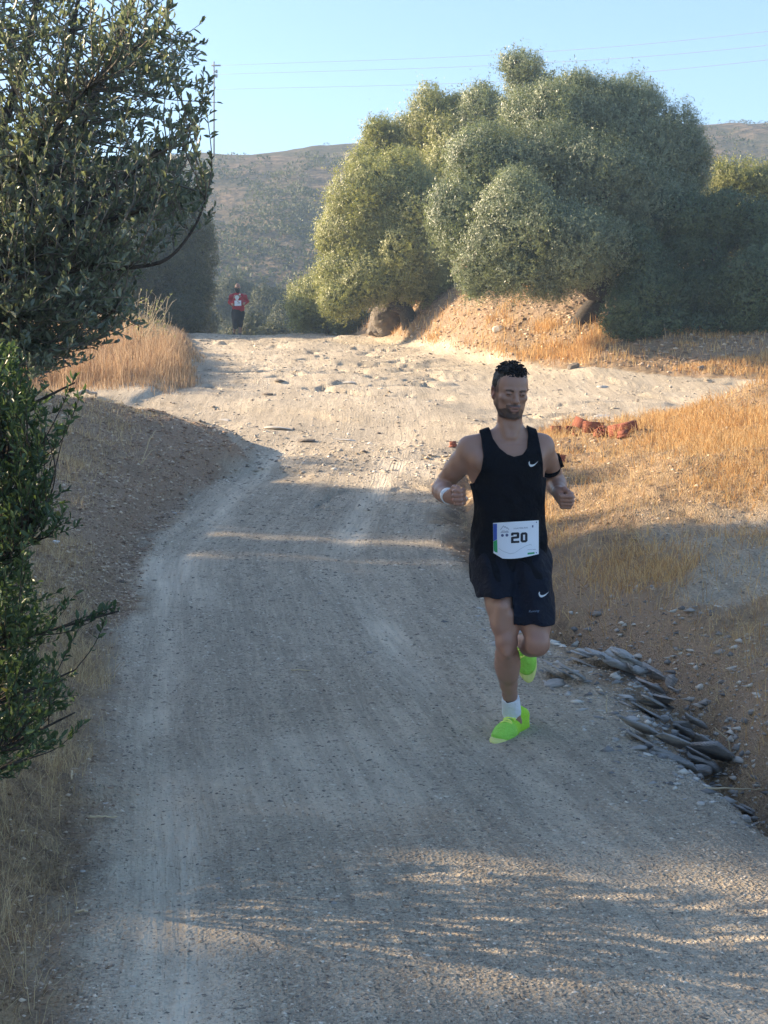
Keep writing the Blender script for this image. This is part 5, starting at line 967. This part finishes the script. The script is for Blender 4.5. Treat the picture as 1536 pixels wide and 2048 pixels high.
# sock, shoes
def shoe(ank, heel, toe, sole_n, out, sockm, nm='shoe'):
    fw = unit(toe - heel); n = unit(sole_n - fw * (sole_n @ fw)); sd_ = np.cross(fw, n); L = np.linalg.norm(toe - heel); X = lambda a, b, c: heel + fw * a * L + sd_ * b + n * c
    lo = np.minimum(np.minimum(heel, toe), ank) - .08; hi = np.maximum(np.maximum(heel, toe), ank) + .1
    up = Field(lo, hi, .0035); Rf = np.stack([sd_, fw, n], 1)
    up.ell(X(.84, 0, .028), [.048, .055, .030], .02, Rf); up.cap(X(.10, 0, .040), X(.72, 0, .034), .038, .040, .03); up.ell(X(.66, 0, .040), [.050, .06, .038], .03, Rf); up.cap(X(.40, 0, .074), X(.66, 0, .054), .034, .026, .03)
    up.cap(X(.10, 0, .04), X(.08, 0, .092), .038, .036, .02); up.cap(X(.22, 0, .06), X(.24, 0, .102), .042, .042, .02); up.cap(X(.36, 0, .08), X(.35, 0, .118), .030, .018, .015)
    up.where(lambda A, B_, C_: -((A - heel[0]) * n[0] + (B_ - heel[1]) * n[1] + (C_ - heel[2]) * n[2] - .010)); v, f = up.mesh(1)
    al = ((v - heel) @ fw) / L; hh = (v - heel) @ n; t1_ = sstep(.55, .72, al); cc = np.array([.50, .86, .05]) * (1 - t1_[:, None]) + np.array([.38, .80, .12]) * t1_[:, None]; t2_ = sstep(.18, .05, al); cc = cc * (1 - t2_[:, None]) + np.array([.62, .95, .06]) * t2_[:, None]
    edge = np.exp(-((hh - (.030 + .012 * np.sin(al * 9))) / .004) ** 2)[:, None] * .35; cc = cc * (1 - edge) + np.array([.16, .45, .05]) * edge
    sh = mesh_np(nm, v, f, neon, run, smooth=True, attrs={'col': cc})
    so = Field(lo, hi, .0035)
    for a, b, r in ((.06, 0, .034), (.25, 0, .034), (.5, .0, .040), (.68, 0, .050), (.84, 0, .048), (.95, 0, .033)): so.ell(X(a, b, .010), [r + .003, .06, .018], .02, Rf)
    so.where(lambda A, B_, C_: np.abs((A - heel[0]) * n[0] + (B_ - heel[1]) * n[1] + (C_ - heel[2]) * n[2] - .009) - .017); v, f = so.mesh(1); mesh_np('sole', v, f, soleM, sh, smooth=True)
    lc = MB()
    for i, a in enumerate(np.linspace(.40, .72, 6)):
        hgt = .120 - (a - .40) * .10; s1 = 1 if i % 2 else -1
        pts = [X(a, .026 * t_, hgt - .013 * t_ * t_ + .003) + fw * .010 * t_ * s1 for t_ in np.linspace(-1, 1, 7)]; lc.tube(pts, .0042, 5)
    lc.tube([X(.37, 0, .104), X(.40, .018, .112), X(.44, .034, .096), X(.40, .010, .108), X(.44, -.03, .098), X(.38, 0, .106)], .003, 5)
    lc.build('lace', neonY, sh, smooth=True)
    lg = MB(); pl = [(.70, .012), (.74, .018), (.80, .020), (.86, .024), (.83, .016), (.86, .010), (.80, .012), (.76, .008), (.72, .004)]
    vv = np.array([X(a, .046 * out - .0 + .002 * out - (c - .004) * .35 * out, c + .022) for a, c in pl]); c_ = vv.mean(0); lg.add(np.concatenate([vv, [c_]]), None, [[i, (i + 1) % len(pl), len(pl)] for i in range(len(pl))]); lg.build('side_mark', ink, sh)
    return sh
shoe(aA, P(1044, 1466, 6.66) + [0, 0, 0], P(994, 1487, 6.405), np.array([.1, 0, 1.]), 1, white)
shoe(aB, P(1036, 1222, 6.80), P(1056, 1347, 6.74), np.array([-.15, -1., .12]), 1, white)
def sock(p, q, r1, r2):
    s_ = Field(np.minimum(p, q) - .07, np.maximum(p, q) + .07, .004); s_.cap(p, q, r1, r2, .01); s_.cap(p + unit(q - p) * .01, q, r1 + .002, r2, .01); ax = unit(q - p); s_.where(lambda X, Y, Z: -((X - p[0]) * ax[0] + (Y - p[1]) * ax[1] + (Z - p[2]) * ax[2])); v, f = s_.mesh(1)
    t = (v - p) @ ax; v = v + unit(v - (p + t[:, None] * ax)) * (np.sin(t * 700) * .0008)[:, None]; return mesh_np('sock', v, f, white, run, smooth=True)
dA = unit(aA - kA); s1 = sock(aA - dA * .042, aA + dA * .05, .0375, .042); dB = unit(aB - kB); sock(aB - dB * .05, aB + dB * .04, .041, .042)
SS = Surf(np.array([tuple(v.co) for v in s1.data.vertices]) + base, 1005, 1040, 1398, 1425, 6.48); decal('logo', SS, [swoosh(1011, 1401, 17, 5)], ink, s1, .001)

# ------------------------------------------------------------------ the far runner
Yf = 44.0; fx = P(480, 670, Yf)[0]; fb = gz(fx, Yf); Kf = 1.0
far = root('person', fb, 'bearded runner in a red sweatshirt and black shorts coming over the crest', 'person')
def Q(px, py, dy=0): p = P(px, py, Yf + dy); return p
red = cloth_mat('red_fleece', (.36, .018, .035), .85, 200); dark = cloth_mat('dark_leggings', (.018, .018, .022), .8, 200)
off = fb[2] - P(480, 671.5, Yf)[2]; Q0 = Q; Q = lambda px, py, dy=0: Q0(px, py, dy) + [0, 0, off]
lo = Q(450, 678) - [.1, .5, .1]; hi = Q(508, 558) + [.1, .5, .1]
b = Field(lo, hi, .011); hd = Q(475, 575.5)
b.ell(hd, [.078, .098, .115], .03); b.ell(hd + [0, -.05, -.06], [.055, .05, .06], .03); b.ell(hd + [0, -.105, -.01], [.014, .018, .024], .02)
for sg in (-1, 1): b.ell(hd + [sg * .08, 0, -.01], [.014, .02, .032], .01)
b.cap(Q(475, 586), Q(475.5, 596), .065, .085, .03); b.chain([Q(475.5, 598), Q(476, 612), Q(476, 628)], [.15, .17, .16], .05)
pa = dict(sA=Q(463, 592), eA=Q(461, 606, .15), wA=Q(466, 612, -.12), sB=Q(489, 592), eB=Q(493, 604, .15), wB=Q(487.5, 610, -.12), hA=Q(470, 628), kA=Q(470.5, 651, -.06), aA=Q(468.5, 659.5, .30), hB=Q(482, 628), kB=Q(480.5, 648, -.02), aB=Q(480.5, 667, .02))
for s_ in 'AB':
    b.chain([pa['s' + s_], pa['e' + s_], pa['w' + s_]], [.065, .05, .035], .03); b.chain([pa['h' + s_], pa['k' + s_], pa['a' + s_]], [.095, .065, .045], .03)
    for j in range(4): w0 = pa['w' + s_]; b.cap(w0 + [0, -.03, .0], w0 + [.012 * (1 if s_ == 'A' else -1), -.09, .03 - .02 * j], .022, .014, .01)
    b.cap(pa['w' + s_], pa['w' + s_] + [0, -.06, .055], .018, .014, .01); b.cap(pa['a' + s_], pa['a' + s_] + [0, -.12 if s_ == 'B' else -.03, -.04 if s_ == 'B' else -.12], .042, .035, .02)
v, f = b.mesh(1); C = np.tile(np.array([.30, .17, .12]), (len(v), 1)); rel = v - hd
bm_ = (rel[:, 2] < -.035) & (rel[:, 2] > -.16) & (rel[:, 1] < .0) & (np.abs(rel[:, 0]) < .09) & ~((np.abs(rel[:, 2] + .05) < .016) & (np.abs(rel[:, 0]) < .022)); C[bm_] = (.02, .017, .017)
for sg in (-1, 1): C[(np.abs(rel[:, 0] - sg * .03) < .018) & (np.abs(rel[:, 2] - .018) < .012) & (rel[:, 1] < -.05)] = (.04, .03, .03)
mesh_np('body', v, f, skin_mat('skin_tanned', (.3, .17, .12)), far, smooth=True, attrs={'col': C})
bf = Field(hd - [.12, .16, .24], hd + [.12, .14, .05], .009); bf.ell(hd + [0, -.07, -.085], [.072, .052, .062], .02); bf.ell(hd + [.01, -.075, -.14], [.055, .04, .06], .03); bf.ell(hd + [0, -.12, -.045], [.026, .03, .012], .01, op='s')
v, f = bf.mesh(1); v = v + unit(v - hd) * (fbm(v[:, 0] * 60, v[:, 2] * 60 + v[:, 1] * 40, 5, 2) * .008)[:, None]; mesh_np('beard', v, f, mat('black_beard', (.016, .013, .013), .8), far, smooth=True)
s = Field(lo, hi, .011); s.chain([Q(475.5, 594), Q(476, 606), Q(477, 618), Q(476.5, 630)], [.12, .175, .175, .165], .06)
for s_ in 'AB': s.cap(Q(475.5, 592), pa['s' + s_] + [0, 0, -.03], .07, .065, .05); s.chain([pa['s' + s_] + [0, 0, -.04], pa['e' + s_], pa['w' + s_] + [0, .04, 0]], [.074, .070, .046], .04)
s.where(lambda X, Y, Z: Q(0, 631.5)[2] + .004 * np.sin(X * 30) - Z); X_, Y_, Z_ = s.ax[0][:, None, None], s.ax[1][None, :, None], s.ax[2][None, None, :]; s.f += (-.006 * np.sin(X_ * 40 + Z_ * 25) * np.sin(Z_ * 33 + Y_ * 20)).astype(np.float32)
vr, fr = s.mesh(1); sw = mesh_np('sweatshirt', vr, fr, red, far, smooth=True)
s = Field(lo, hi, .011); s.cap(Q(476, 624), Q(476, 632), .185, .18, .03); s.chain([Q(470.5, 628), Q(470, 638, -.02)], [.118, .10], .05); s.chain([Q(482, 628), Q(481.5, 638, -.02)], [.118, .10], .05); s.where(lambda X, Y, Z: Q(0, 641)[2] - Z)
v, f = s.mesh(1); mesh_np('shorts', v, f, dark, far, smooth=True)
s = Field(lo, hi, .011)
for s_ in 'AB': s.chain([pa['h' + s_], pa['k' + s_] + [0, 0, -.06]], [.11, .080], .02)
v, f = s.mesh(1); mesh_np('leggings', v, f, dark, far, smooth=True)
for s_ in 'AB':
    s = Field(lo, hi, .009); a_ = pa['a' + s_]
    if s_ == 'B': s.cap(a_ + [0, .03, -.03], a_ + [.01, -.16, -.055], .045, .04, .02)
    else: s.cap(a_ + [0, .04, .01], a_ + [0, -.03, -.16], .045, .038, .02)
    v, f = s.mesh(1); mesh_np('shoe', v, f, mat('grey_green_shoe', (.05, .06, .06), .6), far, smooth=True)
class SF(Surf):
    def __init__(s, V): s.V = V
    def pt(s, px, py, lift):
        out = []
        for a, b_ in zip(np.atleast_1d(px), np.atleast_1d(py)): q = Q(a, b_); m = (np.abs(s.V[:, 0] - q[0]) < .03) & (np.abs(s.V[:, 2] - q[2]) < .03); out.append([q[0], (s.V[m, 1].min() if m.any() else Yf - .18) - lift, q[2]])
        out = np.array(out); out[:, 1] = out[:, 1].min() * .5 + out[:, 1] * .5; return out
SFo = SF(vr); fbib = decal('race_bib', SFo, [[(470.2, 603.8), (483.6, 603.5), (483.8, 614), (470.4, 614.4)]], paper, far, .02)
textmesh('number', SFo, [textpix('39', 476.5, 610.3, 3.4, 4.6)], ink, fbib, .024)
decal('emblem', SFo, [circ(475.3, 597.6, 4.4), circ(480.8, 591.2, 1.7), [(472.5, 601), (478, 601), (477.5, 603.4), (473, 603.4)]], mat('white_print', (.62, .64, .62), .7), sw, .014)
decal('emblem_mark', SFo, [circ(475.0, 596.6, 1.7), [(474, 593.2), (479, 592.8), (478.5, 594.4), (475, 594.6)]], mat('green_print', (.12, .22, .16), .7), sw, .018)
# ================================================================== AIR
hb = MB(); hb.box((0, 90, 16), (150, 96, 22)); HZ = bpy.data.materials.new('haze'); HZ.use_nodes = True
k_ = HZ.node_tree; k_.nodes.remove(k_.nodes['Principled BSDF']); pv = k_.nodes.new('ShaderNodeVolumePrincipled')
pv.inputs['Color'].default_value = (.52, .74, 1, 1); pv.inputs['Density'].default_value = .0015; pv.inputs['Anisotropy'].default_value = .1
k_.links.new(pv.outputs[0], k_.nodes['Material Output'].inputs['Volume'])
hz = hb.build('haze', HZ); tag(hz, kind='stuff')
for o in bpy.data.objects:
    if 'o3' in o: del o['o3']
